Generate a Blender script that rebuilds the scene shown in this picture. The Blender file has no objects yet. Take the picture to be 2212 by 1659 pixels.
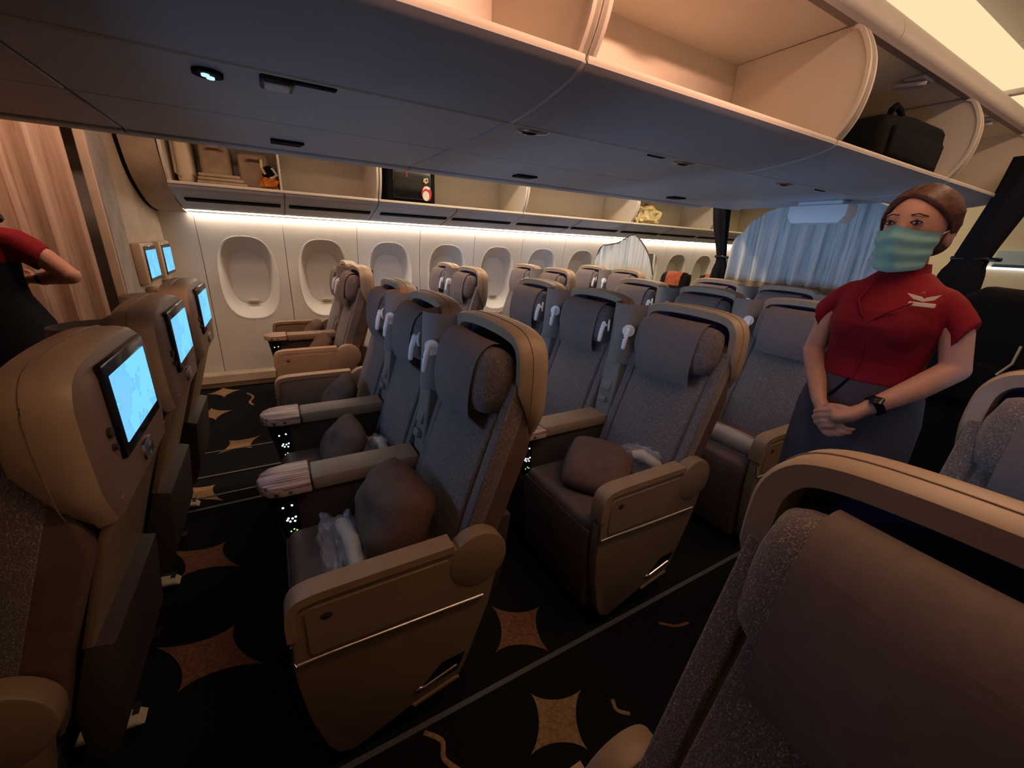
import bpy, bmesh, math, random
from mathutils import Vector, Matrix, Euler, noise as mnoise
random.seed(7)
SC = bpy.context.scene
COL = SC.collection
R = math.radians
PI = math.pi

# ------------------------------------------------------------------ camera, world, lights
# axes: x runs aft (to the right in the picture), y across the cabin to the far windows, z up; floor z = 0
F_PX, YAW, PITCH, ROLL, CAM_H = 868.78, 0.5315, 0.3373, 0.0483, 1.4187
cam_d = bpy.data.cameras.new('camera')
cam = bpy.data.objects.new('camera', cam_d)
COL.objects.link(cam)
cam_d.sensor_fit = 'HORIZONTAL'
cam_d.sensor_width = 36.0
cam_d.lens = F_PX / 2212.0 * 36.0
cam_d.clip_start = 0.02
_fw = Vector((math.sin(YAW) * math.cos(PITCH), math.cos(YAW) * math.cos(PITCH), -math.sin(PITCH)))
_rt = Vector((math.cos(YAW), -math.sin(YAW), 0))
_up = _rt.cross(_fw)
_r2 = math.cos(ROLL) * _rt + math.sin(ROLL) * _up
_u2 = -math.sin(ROLL) * _rt + math.cos(ROLL) * _up
cam.matrix_world = Matrix(((_r2.x, _u2.x, -_fw.x, 0), (_r2.y, _u2.y, -_fw.y, 0), (_r2.z, _u2.z, -_fw.z, CAM_H), (0, 0, 0, 1)))
SC.camera = cam

wd = bpy.data.worlds.new('world')
SC.world = wd
wd.use_nodes = True
wd.node_tree.nodes['Background'].inputs[0].default_value = (0.35, 0.42, 0.6, 1)
wd.node_tree.nodes['Background'].inputs[1].default_value = 0.004

SC.view_settings.view_transform = 'Standard'
SC.view_settings.look = 'None'
SC.view_settings.gamma = 1.0
SC.view_settings.exposure = 0.15
SC.view_settings.use_curve_mapping = False
SC.cycles.use_denoising = True
SC.cycles.max_bounces = 8
SC.cycles.diffuse_bounces = 4
SC.cycles.transparent_max_bounces = 8
SC.cycles.caustics_reflective = False
SC.cycles.caustics_refractive = False
SC.cycles.sample_clamp_indirect = 4.0

PEACH = (1.0, 0.42, 0.22)
YELLOW = (1.0, 0.73, 0.36)
WARM = (1.0, 0.70, 0.42)
BLUE = (0.16, 0.52, 1.0)


def area(name, loc, sx, sy, power, col, rot=(0, 0, 0), spread=180):
    l = bpy.data.lights.new(name, 'AREA')
    l.shape = 'RECTANGLE'
    l.size, l.size_y = sx, sy
    l.energy = power
    l.color = col
    l.spread = R(spread)
    o = bpy.data.objects.new(name, l)
    o.location = loc
    o.rotation_euler = rot
    COL.objects.link(o)
    return o


# added fill lamps above the aisles, no fixtures; they supply the warm light
area('added_fill_near_aft', (2.2, 0.30, 2.41), 3.6, 0.12, 15, (1.0, 0.61, 0.38))
area('added_fill_far_forward', (-1.0, 2.60, 2.41), 2.6, 0.16, 17, (1.0, 0.60, 0.44))
area('added_fill_far_aft', (2.6, 3.15, 2.41), 3.6, 0.12, 36, (1.0, 0.74, 0.50))
# added narrow-spread lamp that brightens the open centre bins
area('added_fill_bins', (0.35, -0.255, 2.335), 2.1, 0.05, 6.2, (1.0, 0.50, 0.33), (R(90 - 15), 0, 0), 38)
area('economy_lamp', (6.0, 2.6, 2.41), 2.5, 2.0, 26, YELLOW)

# ------------------------------------------------------------------ materials
MATS = {}


def mat(name, col, rough=0.6, spec=0.3, metal=0.0, var=0.0, scale=30.0, bump=0.0, bscale=None, col2=None, sheen=0.0):
    if name in MATS:
        return MATS[name]
    m = bpy.data.materials.new(name)
    m.use_nodes = True
    nt = m.node_tree
    b = nt.nodes['Principled BSDF']
    b.inputs['Base Color'].default_value = (*col, 1)
    b.inputs['Roughness'].default_value = rough
    b.inputs['Metallic'].default_value = metal
    b.inputs['Specular IOR Level'].default_value = spec
    if sheen:
        b.inputs['Sheen Weight'].default_value = sheen
    tc = None
    if var or col2 or bump:
        tc = nt.nodes.new('ShaderNodeTexCoord')
    if var or col2:
        n = nt.nodes.new('ShaderNodeTexNoise')
        n.inputs['Scale'].default_value = scale
        n.inputs['Detail'].default_value = 4
        nt.links.new(tc.outputs['Object'], n.inputs['Vector'])
        r = nt.nodes.new('ShaderNodeValToRGB')
        r.color_ramp.elements[0].position = 0.35
        r.color_ramp.elements[1].position = 0.65
        c2 = col2 or tuple(min(1, c * (1 + var)) for c in col)
        c1 = tuple(c * (1 - var) for c in col) if not col2 else col
        r.color_ramp.elements[0].color = (*c1, 1)
        r.color_ramp.elements[1].color = (*c2, 1)
        nt.links.new(n.outputs['Fac'], r.inputs['Fac'])
        nt.links.new(r.outputs['Color'], b.inputs['Base Color'])
    if bump:
        n2 = nt.nodes.new('ShaderNodeTexNoise')
        n2.inputs['Scale'].default_value = bscale or scale * 3
        n2.inputs['Detail'].default_value = 3
        nt.links.new(tc.outputs['Object'], n2.inputs['Vector'])
        bp = nt.nodes.new('ShaderNodeBump')
        bp.inputs['Strength'].default_value = bump
        bp.inputs['Distance'].default_value = 0.002
        nt.links.new(n2.outputs['Fac'], bp.inputs['Height'])
        nt.links.new(bp.outputs['Normal'], b.inputs['Normal'])
    MATS[name] = m
    return m


def emis(name, col, strength):
    m = bpy.data.materials.new(name)
    m.use_nodes = True
    nt = m.node_tree
    nt.nodes.clear()
    e = nt.nodes.new('ShaderNodeEmission')
    e.inputs[0].default_value = (*col, 1)
    e.inputs[1].default_value = strength
    o = nt.nodes.new('ShaderNodeOutputMaterial')
    nt.links.new(e.outputs[0], o.inputs[0])
    MATS[name] = m
    return m


def tweed(name, dark, light, scale=760.0):
    """woven seat cloth: dark brown yarn with pale flecks"""
    m = mat(name, dark, 0.85, 0.15, sheen=0.25)
    nt = m.node_tree
    b = nt.nodes['Principled BSDF']
    tc = nt.nodes.new('ShaderNodeTexCoord')
    mp = nt.nodes.new('ShaderNodeMapping')
    mp.inputs['Scale'].default_value = (1, 1, 0.45)
    v = nt.nodes.new('ShaderNodeTexVoronoi')
    v.inputs['Scale'].default_value = scale
    nt.links.new(tc.outputs['Object'], mp.inputs['Vector'])
    nt.links.new(mp.outputs['Vector'], v.inputs['Vector'])
    r = nt.nodes.new('ShaderNodeValToRGB')
    els = r.color_ramp.elements
    els[0].position = 0.0
    els[0].color = (*[c * 0.72 for c in dark], 1)
    els[1].position = 1.0
    els[1].color = (*light, 1)
    e = els.new(0.55)
    e.color = (*dark, 1)
    e = els.new(0.86)
    e.color = (*[c * 1.25 for c in dark], 1)
    sp = nt.nodes.new('ShaderNodeSeparateColor')
    nt.links.new(v.outputs['Color'], sp.inputs[0])
    nt.links.new(sp.outputs[0], r.inputs['Fac'])
    nt.links.new(r.outputs['Color'], b.inputs['Base Color'])
    bp = nt.nodes.new('ShaderNodeBump')
    bp.inputs['Strength'].default_value = 0.5
    bp.inputs['Distance'].default_value = 0.0015
    nt.links.new(v.outputs['Distance'], bp.inputs['Height'])
    nt.links.new(bp.outputs['Normal'], b.inputs['Normal'])
    return m


def wood(name, base, dark):
    m = mat(name, base, 0.35, 0.4)
    nt = m.node_tree
    b = nt.nodes['Principled BSDF']
    tc = nt.nodes.new('ShaderNodeTexCoord')
    mp = nt.nodes.new('ShaderNodeMapping')
    mp.inputs['Scale'].default_value = (0.9, 26, 26)
    n = nt.nodes.new('ShaderNodeTexNoise')
    n.inputs['Scale'].default_value = 3.0
    n.inputs['Detail'].default_value = 2
    nt.links.new(tc.outputs['Object'], mp.inputs['Vector'])
    nt.links.new(mp.outputs['Vector'], n.inputs['Vector'])
    r = nt.nodes.new('ShaderNodeValToRGB')
    r.color_ramp.elements[0].position = 0.40
    r.color_ramp.elements[0].color = (*dark, 1)
    r.color_ramp.elements[1].position = 0.52
    r.color_ramp.elements[1].color = (*base, 1)
    nt.links.new(n.outputs['Fac'], r.inputs['Fac'])
    nt.links.new(r.outputs['Color'], b.inputs['Base Color'])
    return m


def curtain_mat(name, stops, streak=0.35, rough=0.8):
    """printed drape: colour bands that run down the cloth, stops over object-space x of the folded width"""
    m = mat(name, stops[0][1], rough, 0.2, sheen=0.2)
    nt = m.node_tree
    b = nt.nodes['Principled BSDF']
    tc = nt.nodes.new('ShaderNodeTexCoord')
    mp = nt.nodes.new('ShaderNodeMapping')
    mp.inputs['Scale'].default_value = (14, 14, 0.6)
    n = nt.nodes.new('ShaderNodeTexNoise')
    n.inputs['Scale'].default_value = 2.6
    n.inputs['Detail'].default_value = 5
    n.inputs['Roughness'].default_value = 0.6
    nt.links.new(tc.outputs['Object'], mp.inputs['Vector'])
    nt.links.new(mp.outputs['Vector'], n.inputs['Vector'])
    r = nt.nodes.new('ShaderNodeValToRGB')
    els = r.color_ramp.elements
    els[0].position = stops[0][0]
    els[0].color = (*stops[0][1], 1)
    els[1].position = stops[-1][0]
    els[1].color = (*stops[-1][1], 1)
    for p, c in stops[1:-1]:
        e = els.new(p)
        e.color = (*c, 1)
    nt.links.new(n.outputs['Fac'], r.inputs['Fac'])
    nt.links.new(r.outputs['Color'], b.inputs['Base Color'])
    return m


def screen_mat(name, strength):
    """moving map page: pale blue sea, faint darker coast lines"""
    m = bpy.data.materials.new(name)
    m.use_nodes = True
    nt = m.node_tree
    nt.nodes.clear()
    tc = nt.nodes.new('ShaderNodeTexCoord')
    n = nt.nodes.new('ShaderNodeTexNoise')
    n.inputs['Scale'].default_value = 9
    n.inputs['Detail'].default_value = 7
    n.inputs['Roughness'].default_value = 0.65
    nt.links.new(tc.outputs['Object'], n.inputs['Vector'])
    r = nt.nodes.new('ShaderNodeValToRGB')
    els = r.color_ramp.elements
    els[0].position = 0.0
    els[0].color = (0.17, 0.56, 0.92, 1)
    els[1].position = 1.0
    els[1].color = (0.20, 0.50, 0.95, 1)
    for p, c in ((0.47, (0.19, 0.60, 0.93)), (0.488, (0.12, 0.42, 0.76)), (0.500, (0.16, 0.52, 0.90)), (0.6, (0.19, 0.50, 0.95))):
        e = els.new(p)
        e.color = (*c, 1)
    nt.links.new(n.outputs['Fac'], r.inputs['Fac'])
    e = nt.nodes.new('ShaderNodeEmission')
    e.inputs[1].default_value = strength
    nt.links.new(r.outputs['Color'], e.inputs[0])
    o = nt.nodes.new('ShaderNodeOutputMaterial')
    nt.links.new(e.outputs[0], o.inputs[0])
    MATS[name] = m
    return m


def plastic_film(name):
    m = bpy.data.materials.new(name)
    m.use_nodes = True
    nt = m.node_tree
    b = nt.nodes['Principled BSDF']
    b.inputs['Base Color'].default_value = (0.75, 0.72, 0.74, 1)
    b.inputs['Roughness'].default_value = 0.12
    b.inputs['Alpha'].default_value = 0.16
    MATS[name] = m
    return m


tweed('seat_cloth', (0.165, 0.132, 0.124), (0.48, 0.39, 0.32))
mat('seat_leather', (0.135, 0.085, 0.062), 0.5, 0.35, var=0.12, scale=18, bump=0.15, bscale=220)
mat('cover_cloth', (0.200, 0.155, 0.142), 0.9, 0.1, var=0.05, scale=60, bump=0.1, bscale=500)
mat('shell_tan', (0.46, 0.335, 0.225), 0.42, 0.4, var=0.04, scale=6)
mat('shell_back', (0.235, 0.155, 0.120), 0.5, 0.3, var=0.05, scale=8)
mat('panel_tan', (0.27, 0.185, 0.110), 0.45, 0.4, var=0.05, scale=8)
mat('pad_tan', (0.34, 0.225, 0.130), 0.5, 0.35, var=0.06, scale=14)
mat('panel_dark', (0.060, 0.042, 0.034), 0.55, 0.3)
mat('wing_grey', (0.235, 0.200, 0.175), 0.55, 0.3, var=0.05, scale=12)
mat('navy', (0.030, 0.026, 0.125), 0.6, 0.3)
mat('black_gloss', (0.006, 0.006, 0.007), 0.2, 0.5)
mat('black_matt', (0.006, 0.006, 0.0065), 0.85, 0.12)
mat('chrome', (0.75, 0.70, 0.66), 0.25, 0.5, metal=1.0)
mat('lamp_white', (0.88, 0.90, 0.92), 0.35, 0.4)
wood('armrest_wood', (0.64, 0.40, 0.28), (0.20, 0.09, 0.05))
mat('seat_base', (0.020, 0.018, 0.017), 0.6, 0.3)
mat('cream', (0.62, 0.52, 0.36), 0.5, 0.3)
mat('pillow_brown', (0.145, 0.085, 0.060), 0.85, 0.15, var=0.08, scale=25, bump=0.15, bscale=300)
mat('cabin_white', (0.74, 0.69, 0.62), 0.5, 0.3, var=0.02, scale=4)
mat('bin_white', (0.72, 0.66, 0.57), 0.45, 0.3, var=0.02, scale=5)
mat('bin_grey', (0.45, 0.45, 0.47), 0.5, 0.3, var=0.03, scale=5)
mat('fascia_mauve', (0.23, 0.19, 0.20), 0.5, 0.3)
mat('shade_white', (0.82, 0.79, 0.75), 0.7, 0.2)
mat('bulkhead_tan', (0.48, 0.38, 0.28), 0.6, 0.2, var=0.10, scale=7)
mat('carpet', (0.011, 0.011, 0.012), 0.95, 0.05, var=0.3, scale=90, bump=0.6, bscale=600)
mat('carpet_gold', (0.30, 0.19, 0.095), 0.95, 0.05, var=0.25, scale=90, bump=0.6, bscale=600)
mat('carpet_rust', (0.22, 0.10, 0.060), 0.95, 0.05, var=0.25, scale=90, bump=0.6, bscale=600)
mat('track_grey', (0.10, 0.095, 0.10), 0.5, 0.3)
mat('skin', (0.52, 0.26, 0.175), 0.5, 0.35, var=0.05, scale=9)
mat('blouse_red', (0.21, 0.006, 0.013), 0.75, 0.2, var=0.10, scale=12, bump=0.2, bscale=60)
mat('skirt_grey', (0.075, 0.065, 0.080), 0.8, 0.2, var=0.10, scale=10, bump=0.2, bscale=60)
mat('hair_brown', (0.080, 0.026, 0.014), 0.42, 0.4, var=0.5, scale=70, bump=0.6, bscale=180)
mat('hair_black', (0.010, 0.008, 0.008), 0.5, 0.4)
mat('mask_teal', (0.30, 0.58, 0.50), 0.85, 0.15, var=0.08, scale=16)
mat('gold', (1.0, 0.66, 0.40), 0.4, 0.5)
mat('eye_white', (0.75, 0.68, 0.65), 0.3, 0.5)
mat('iris_dark', (0.02, 0.010, 0.008), 0.2, 0.5)
mat('brow', (0.10, 0.035, 0.022), 0.8, 0.1)
mat('orange_cloth', (0.62, 0.21, 0.03), 0.8, 0.2, var=0.2, scale=20)
mat('beige_cloth', (0.40, 0.31, 0.21), 0.85, 0.15, var=0.1, scale=15, bump=0.3, bscale=40)
mat('tag_red', (0.45, 0.05, 0.05), 0.5, 0.3)
mat('tag_white', (0.75, 0.72, 0.66), 0.5, 0.3)
mat('econ_red', (0.40, 0.095, 0.045), 0.7, 0.2, var=0.3, scale=26)
mat('blue_card', (0.03, 0.08, 0.20), 0.5, 0.3)
mat('yellow_plastic', (0.60, 0.50, 0.26), 0.35, 0.4, var=0.3, scale=18)
screen_mat('screen_map', 1.12)
plastic_film('film')
emis('strip_warm', (1.0, 0.82, 0.66), 58.0)
emis('cove_yellow', (1.0, 0.78, 0.45), 0.9)
emis('cove_peach', (1.0, 0.47, 0.31), 3.0)
emis('cove_dim', (1.0, 0.55, 0.35), 0.25)
emis('strip_back', (1.0, 0.93, 0.82), 2.0)
mat('blue_panel', (0.42, 0.58, 0.80), 0.6, 0.2)
emis('key_light', (0.75, 0.90, 1.0), 2.5)
emis('key_green', (0.45, 0.9, 0.2), 1.5)
emis('lamp_on', (0.35, 0.65, 1.0), 1.6)
curtain_mat('curtain_peach', [(0.3, (0.30, 0.19, 0.12)), (0.45, (0.55, 0.40, 0.28)), (0.55, (0.60, 0.46, 0.34)), (0.7, (0.42, 0.34, 0.29))])
curtain_mat('curtain_blue', [(0.3, (0.30, 0.40, 0.44)), (0.45, (0.62, 0.70, 0.72)), (0.55, (0.78, 0.78, 0.75)), (0.7, (0.46, 0.60, 0.64))])
mat('curtain_grey', (0.33, 0.30, 0.28), 0.8, 0.2, var=0.15, scale=9)
mat('curtain_black', (0.010, 0.010, 0.013), 0.85, 0.15)


# ------------------------------------------------------------------ mesh helpers
class MB:
    """collects shapes into one mesh"""

    def __init__(self):
        self.bm = bmesh.new()
        self.mi = 0

    def _faces(self, vs, faces):
        bv = [self.bm.verts.new(v) for v in vs]
        out = []
        for f in faces:
            try:
                fc = self.bm.faces.new([bv[i] for i in f])
                fc.material_index = self.mi
                out.append(fc)
            except ValueError:
                pass
        return bv, out

    def box(self, x0, x1, y0, y1, z0, z1, bev=0.0, seg=2, rot=None, about=None):
        vs = [Vector((x, y, z)) for x in (x0, x1) for y in (y0, y1) for z in (z0, z1)]
        fs = [(0, 1, 3, 2), (4, 6, 7, 5), (0, 4, 5, 1), (2, 3, 7, 6), (0, 2, 6, 4), (1, 5, 7, 3)]
        bv, bf = self._faces(vs, fs)
        if bev:
            es = list({e for f in bf for e in f.edges})
            r = bmesh.ops.bevel(self.bm, geom=es, offset=bev, segments=seg, profile=0.5, affect='EDGES')
            for f in r['faces']:
                f.material_index = self.mi
            bv = list({v for f in r['faces'] for v in f.verts} | {v for v in bv if v.is_valid})
        if rot is not None:
            bmesh.ops.rotate(self.bm, verts=bv, cent=about or ((x0 + x1) / 2, (y0 + y1) / 2, (z0 + z1) / 2), matrix=rot)
        return bv

    def prism(self, pts, axis, a, b, bev=0.0, seg=2, taper=None):
        """polygon pts extruded along axis; axis y: pts=(x,z); x: pts=(y,z); z: pts=(x,y)"""
        def P(p, t):
            if axis == 'y':
                return Vector((p[0], t, p[1]))
            if axis == 'x':
                return Vector((t, p[0], p[1]))
            return Vector((p[0], p[1], t))
        n = len(pts)
        vs = [P(p, a) for p in pts] + [P(p, b) for p in pts]
        fs = [tuple(range(n)), tuple(range(2 * n - 1, n - 1, -1))]
        fs += [(i, (i + 1) % n, n + (i + 1) % n, n + i) for i in range(n)]
        bv, bf = self._faces(vs, fs)
        bmesh.ops.recalc_face_normals(self.bm, faces=bf)
        if bev:
            es = list(set(bf[0].edges) | set(bf[1].edges))
            r = bmesh.ops.bevel(self.bm, geom=es, offset=bev, segments=seg, profile=0.5, affect='EDGES')
            for f in r['faces']:
                f.material_index = self.mi
            bv = list({v for f in r['faces'] for v in f.verts} | {v for v in bv if v.is_valid})
        return bv

    def loft(self, rings, closed=True, cap=True):
        n = len(rings[0])
        vs = [Vector(p) for r in rings for p in r]
        fs = []
        for k in range(len(rings) - 1):
            for i in range(n if closed else n - 1):
                j = (i + 1) % n
                fs.append((k * n + i, k * n + j, (k + 1) * n + j, (k + 1) * n + i))
        if cap and closed:
            fs.append(tuple(range(n - 1, -1, -1)))
            m = (len(rings) - 1) * n
            fs.append(tuple(range(m, m + n)))
        bv, bf = self._faces(vs, fs)
        bmesh.ops.recalc_face_normals(self.bm, faces=bf)
        return bv

    def tube(self, path, r, n=8, flat=1.0):
        path = [Vector(p) for p in path]
        rs = r if isinstance(r, (list, tuple)) else [r] * len(path)
        rings = []
        ref = Vector((0, 0, 1))
        for k, p in enumerate(path):
            d = (path[min(k + 1, len(path) - 1)] - path[max(k - 1, 0)]).normalized()
            if abs(d.dot(ref)) > 0.95:
                a = d.cross(Vector((0, 1, 0))).normalized()
            else:
                a = d.cross(ref).normalized()
            b = d.cross(a).normalized()
            rings.append([p + a * math.cos(2 * PI * i / n) * rs[k] + b * math.sin(2 * PI * i / n) * rs[k] * flat for i in range(n)])
        return self.loft(rings)

    def capsule(self, path, rs, n=14, caps=4):
        """closed tapered limb with round ends; rs = radius or (ra, rb) at each point"""
        path = [Vector(p) for p in path]
        rr = [(q, q) if not isinstance(q, (tuple, list)) else q for q in rs]
        d0 = (path[1] - path[0]).normalized()
        d1 = (path[-1] - path[-2]).normalized()
        P, Q = [], []
        for k in range(caps, 0, -1):
            t = k / caps * PI / 2 * 0.96
            P.append(path[0] - d0 * math.sin(t) * min(rr[0]))
            Q.append((rr[0][0] * math.cos(t), rr[0][1] * math.cos(t)))
        P += path
        Q += rr
        for k in range(1, caps + 1):
            t = k / caps * PI / 2 * 0.96
            P.append(path[-1] + d1 * math.sin(t) * min(rr[-1]))
            Q.append((rr[-1][0] * math.cos(t), rr[-1][1] * math.cos(t)))
        rings = []
        m = len(P)
        for k in range(m):
            d = d0 if k < caps else d1 if k >= m - caps else (P[min(k + 1, m - 1)] - P[max(k - 1, 0)]).normalized()
            ref = Vector((1, 0, 0)) if abs(d.x) < 0.9 else Vector((0, 0, 1))
            b = (ref - d * ref.dot(d)).normalized()
            a = d.cross(b).normalized()
            rings.append([P[k] + a * math.cos(2 * PI * i / n) * Q[k][0] + b * math.sin(2 * PI * i / n) * Q[k][1] for i in range(n)])
        return self.loft(rings)

    def ell(self, c, r, n=20, m=12, rot=None):
        c = Vector(c)
        rings = []
        for k in range(m + 1):
            t = -PI / 2 * 0.985 + PI * 0.985 * k / m
            ring = []
            for i in range(n):
                a = 2 * PI * i / n
                v = Vector((r[0] * math.cos(t) * math.cos(a), r[1] * math.cos(t) * math.sin(a), r[2] * math.sin(t)))
                if rot is not None:
                    v = rot @ v
                ring.append(c + v)
            rings.append(ring)
        return self.loft(rings)

    def disc(self, c, r, normal, h=0.004, n=20):
        c = Vector(c)
        d = Vector(normal).normalized()
        return self.tube([c, c + d * h], r, n)

    def grid(self, fn, nu, nv, thick=0.0):
        """sheet fn(u,v)->point, optional thickness along its normal"""
        vs = [Vector(fn(i / nu, j / nv)) for i in range(nu + 1) for j in range(nv + 1)]
        fs = [(i * (nv + 1) + j, (i + 1) * (nv + 1) + j, (i + 1) * (nv + 1) + j + 1, i * (nv + 1) + j + 1) for i in range(nu) for j in range(nv)]
        bv, bf = self._faces(vs, fs)
        if thick:
            bmesh.ops.solidify(self.bm, geom=bf, thickness=thick)
        return bv

    def mesh(self, name, angle=38, smooth=True):
        me = bpy.data.meshes.new(name)
        bmesh.ops.remove_doubles(self.bm, verts=self.bm.verts, dist=1e-6)
        self.bm.to_mesh(me)
        self.bm.free()
        if smooth:
            for p in me.polygons:
                p.use_smooth = True
            me.set_sharp_from_angle(angle=R(angle))
        return me


def obj(name, me, mats, parent=None, loc=None):
    o = bpy.data.objects.new(name, me)
    COL.objects.link(o)
    if mats is not None:
        for k in ([mats] if isinstance(mats, str) else mats):
            if len(me.materials) < (1 if isinstance(mats, str) else len(mats)):
                me.materials.append(MATS[k])
    if parent is not None:
        o.parent = parent
    if loc is not None:
        o.location = loc
    return o


def tag(o, label, cat, group=None, kind=None):
    o['label'] = label
    if cat:
        o['category'] = cat
    if group:
        o['group'] = group
    if kind:
        o['kind'] = kind
    return o


def empty(name, loc=(0, 0, 0), rz=0.0):
    o = bpy.data.objects.new(name, None)
    o.location = loc
    o.rotation_euler = (0, 0, rz)
    o.empty_display_size = 0.1
    COL.objects.link(o)
    return o


def struct(name, me, m, parent=None, label=None):
    o = obj(name, me, m, parent)
    if parent is None:
        o['kind'] = 'structure'
        if label:
            o['label'] = label
    return o


def sstruct(name, label=None):
    o = empty(name)
    o['kind'] = 'structure'
    if label:
        o['label'] = label
    return o


def boxm(name, x0, x1, y0, y1, z0, z1, bev=0.0, seg=2, rot=None, about=None):
    b = MB()
    b.box(x0, x1, y0, y1, z0, z1, bev, seg, rot, about)
    return b.mesh(name)


def prismm(name, pts, axis, a, c, bev=0.0, seg=2):
    b = MB()
    b.prism(pts, axis, a, c, bev, seg)
    return b.mesh(name)


def smooth_pts(pts, n=6):
    """Catmull-Rom through open 2-D points"""
    out = []
    m = len(pts)
    for i in range(m - 1):
        p0, p1, p2, p3 = pts[max(i - 1, 0)], pts[i], pts[i + 1], pts[min(i + 2, m - 1)]
        for k in range(n):
            t = k / n
            out.append(tuple(0.5 * (2 * p1[c] + (p2[c] - p0[c]) * t + (2 * p0[c] - 5 * p1[c] + 4 * p2[c] - p3[c]) * t * t + (3 * p1[c] - p0[c] - 3 * p2[c] + p3[c]) * t ** 3) for c in range(len(p1))))
    out.append(tuple(pts[-1]))
    return out


def strip_prism(mb, line, axis, a, b, t):
    """open 2-D line thickened by t (to its left) and extruded"""
    n = len(line)
    off = []
    for i in range(n):
        p, q = line[max(i - 1, 0)], line[min(i + 1, n - 1)]
        dx, dz = q[0] - p[0], q[1] - p[1]
        L = math.hypot(dx, dz) or 1
        off.append((line[i][0] - dz / L * t, line[i][1] + dx / L * t))

    def P(p, s):
        return Vector((p[0], s, p[1])) if axis == 'y' else Vector((s, p[0], p[1])) if axis == 'x' else Vector((p[0], p[1], s))
    rings = [[P(line[i], a), P(line[i], b), P(off[i], b), P(off[i], a)] for i in range(n)]
    return mb.loft(rings)

# ------------------------------------------------------------------ the setting
YC = 1.70            # cabin centre line
YW = 4.50            # far sidewall
YN = 2 * YC - YW     # near sidewall
X0, X1 = -2.9, 7.6

floor = struct('floor', boxm('floor', X0, X1, YN - 0.1, YW + 0.25, -0.06, 0.0), 'carpet', label='black cabin carpet with gold and rust star motifs')


def astroid(cx, cy, r, rot, sx=1.0):
    pts = []
    for i in range(48):
        a = 2 * PI * i / 48
        x, y = r * sx * abs(math.cos(a)) ** 3.1 * (1 if math.cos(a) > 0 else -1), r * abs(math.sin(a)) ** 3.1 * (1 if math.sin(a) > 0 else -1)
        pts.append((cx + x * math.cos(rot) - y * math.sin(rot), cy + x * math.sin(rot) + y * math.cos(rot)))
    b = MB()
    vs = [Vector((cx, cy, 0.003))] + [Vector((*p, 0.003)) for p in pts] + [Vector((*p, 0.0)) for p in pts]
    fs = [(0, 1 + i, 1 + (i + 1) % 48) for i in range(48)] + [(1 + i, 49 + i, 49 + (i + 1) % 48, 1 + (i + 1) % 48) for i in range(48)]
    b._faces(vs, fs)
    return b.mesh('carpet_motif', smooth=False)


for cx, cy, r, rot, sx, m in [(0.655, 0.97, 0.15, 0.35, 0.9, 'carpet_rust'), (0.60, 0.635, 0.115, 0.30, 1.15, 'carpet_gold'), (-0.545, 4.30, 0.16, 0.1, 0.8, 'carpet_gold'),
                              (-0.575, 3.77, 0.15, 0.2, 0.9, 'carpet_gold'), (-0.36, 3.10, 0.16, -0.9, 0.75, 'carpet_gold'), (-0.53, 2.53, 0.20, 0.75, 0.5, 'carpet_gold'),
                              (-0.44, 1.93, 0.20, 0.85, 0.55, 'carpet_rust'), (-0.37, 1.38, 0.21, 0.95, 0.6, 'carpet_rust'), (1.60, 0.55, 0.14, 0.3, 1.0, 'carpet_gold'),
                              (2.5, 0.60, 0.14, 0.6, 1.0, 'carpet_gold'), (-0.45, 0.55, 0.14, 0.4, 1.0, 'carpet_rust'), (0.1, 3.0, 0.15, 0.4, 1.0, 'carpet_gold'),
                              (1.1, 2.9, 0.15, 0.1, 1.0, 'carpet_gold'), (2.2, 2.95, 0.15, 0.5, 1.0, 'carpet_rust')]:
    obj('carpet_motif', astroid(cx, cy, r, rot, sx), m, floor)


def carpet_line(pts, w, m):
    b = MB()
    b.tube([(x, y, 0.0) for x, y in smooth_pts(pts, 6)], w, 6, 0.25)
    obj('carpet_line', b.mesh('carpet_line'), m, floor)


carpet_line([(0.22, 0.80), (0.26, 0.755), (0.25, 0.71), (0.28, 0.66)], 0.007, 'carpet_gold')
carpet_line([(1.17, 0.73), (1.22, 0.69), (1.28, 0.675)], 0.006, 'carpet_rust')
carpet_line([(0.80, 0.60), (0.79, 0.57), (0.82, 0.54)], 0.006, 'carpet_gold')
carpet_line([(-0.36, 4.20), (-0.31, 4.08), (-0.33, 3.95), (-0.30, 3.86)], 0.010, 'carpet_gold')

for k, (ya, yb, xa, xb) in enumerate([(0.808, 0.826, X0, 3.8), (2.695, 2.712, X0, 3.8), (2.46, 2.475, -0.75, 0.3), (2.34, 2.36, -0.75, 0.2), (3.03, 3.045, -0.75, 3.8)]):
    struct('trim_%d' % (k + 1), boxm('trim', xa, xb, ya, yb, 0.0, 0.007, 0.002, 1), 'track_grey', label='grey seat track cover strip in the carpet')

# far sidewall: one moulded panel round each window
WX0, WP = -0.205, 0.64


def oval(cx, cz, hw, hh, n=48, p=2.7):
    pts = []
    for i in range(n):
        a = 2 * PI * i / n
        c, s = math.cos(a), math.sin(a)
        pts.append((cx + hw * math.copysign(abs(c) ** (2 / p), c), cz + hh * math.copysign(abs(s) ** (2 / p), s)))
    return pts


def rect_ring(cx, hw, z0, z1, cz, n=48):
    pts = []
    for i in range(n):
        a = 2 * PI * i / n
        c, s = math.cos(a), math.sin(a)
        t = hw / abs(c) if abs(c) > 1e-6 else 1e9
        t2 = ((z1 - cz) if s > 0 else (cz - z0)) / abs(s) if abs(s) > 1e-6 else 1e9
        t = min(t, t2)
        pts.append((cx + c * t, cz + s * t))
    for X in (cx - hw, cx + hw):
        for Z in (z0, z1):
            k = min(range(n), key=lambda i: (pts[i][0] - X) ** 2 + (pts[i][1] - Z) ** 2)
            pts[k] = (X, Z)
    return pts


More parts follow.
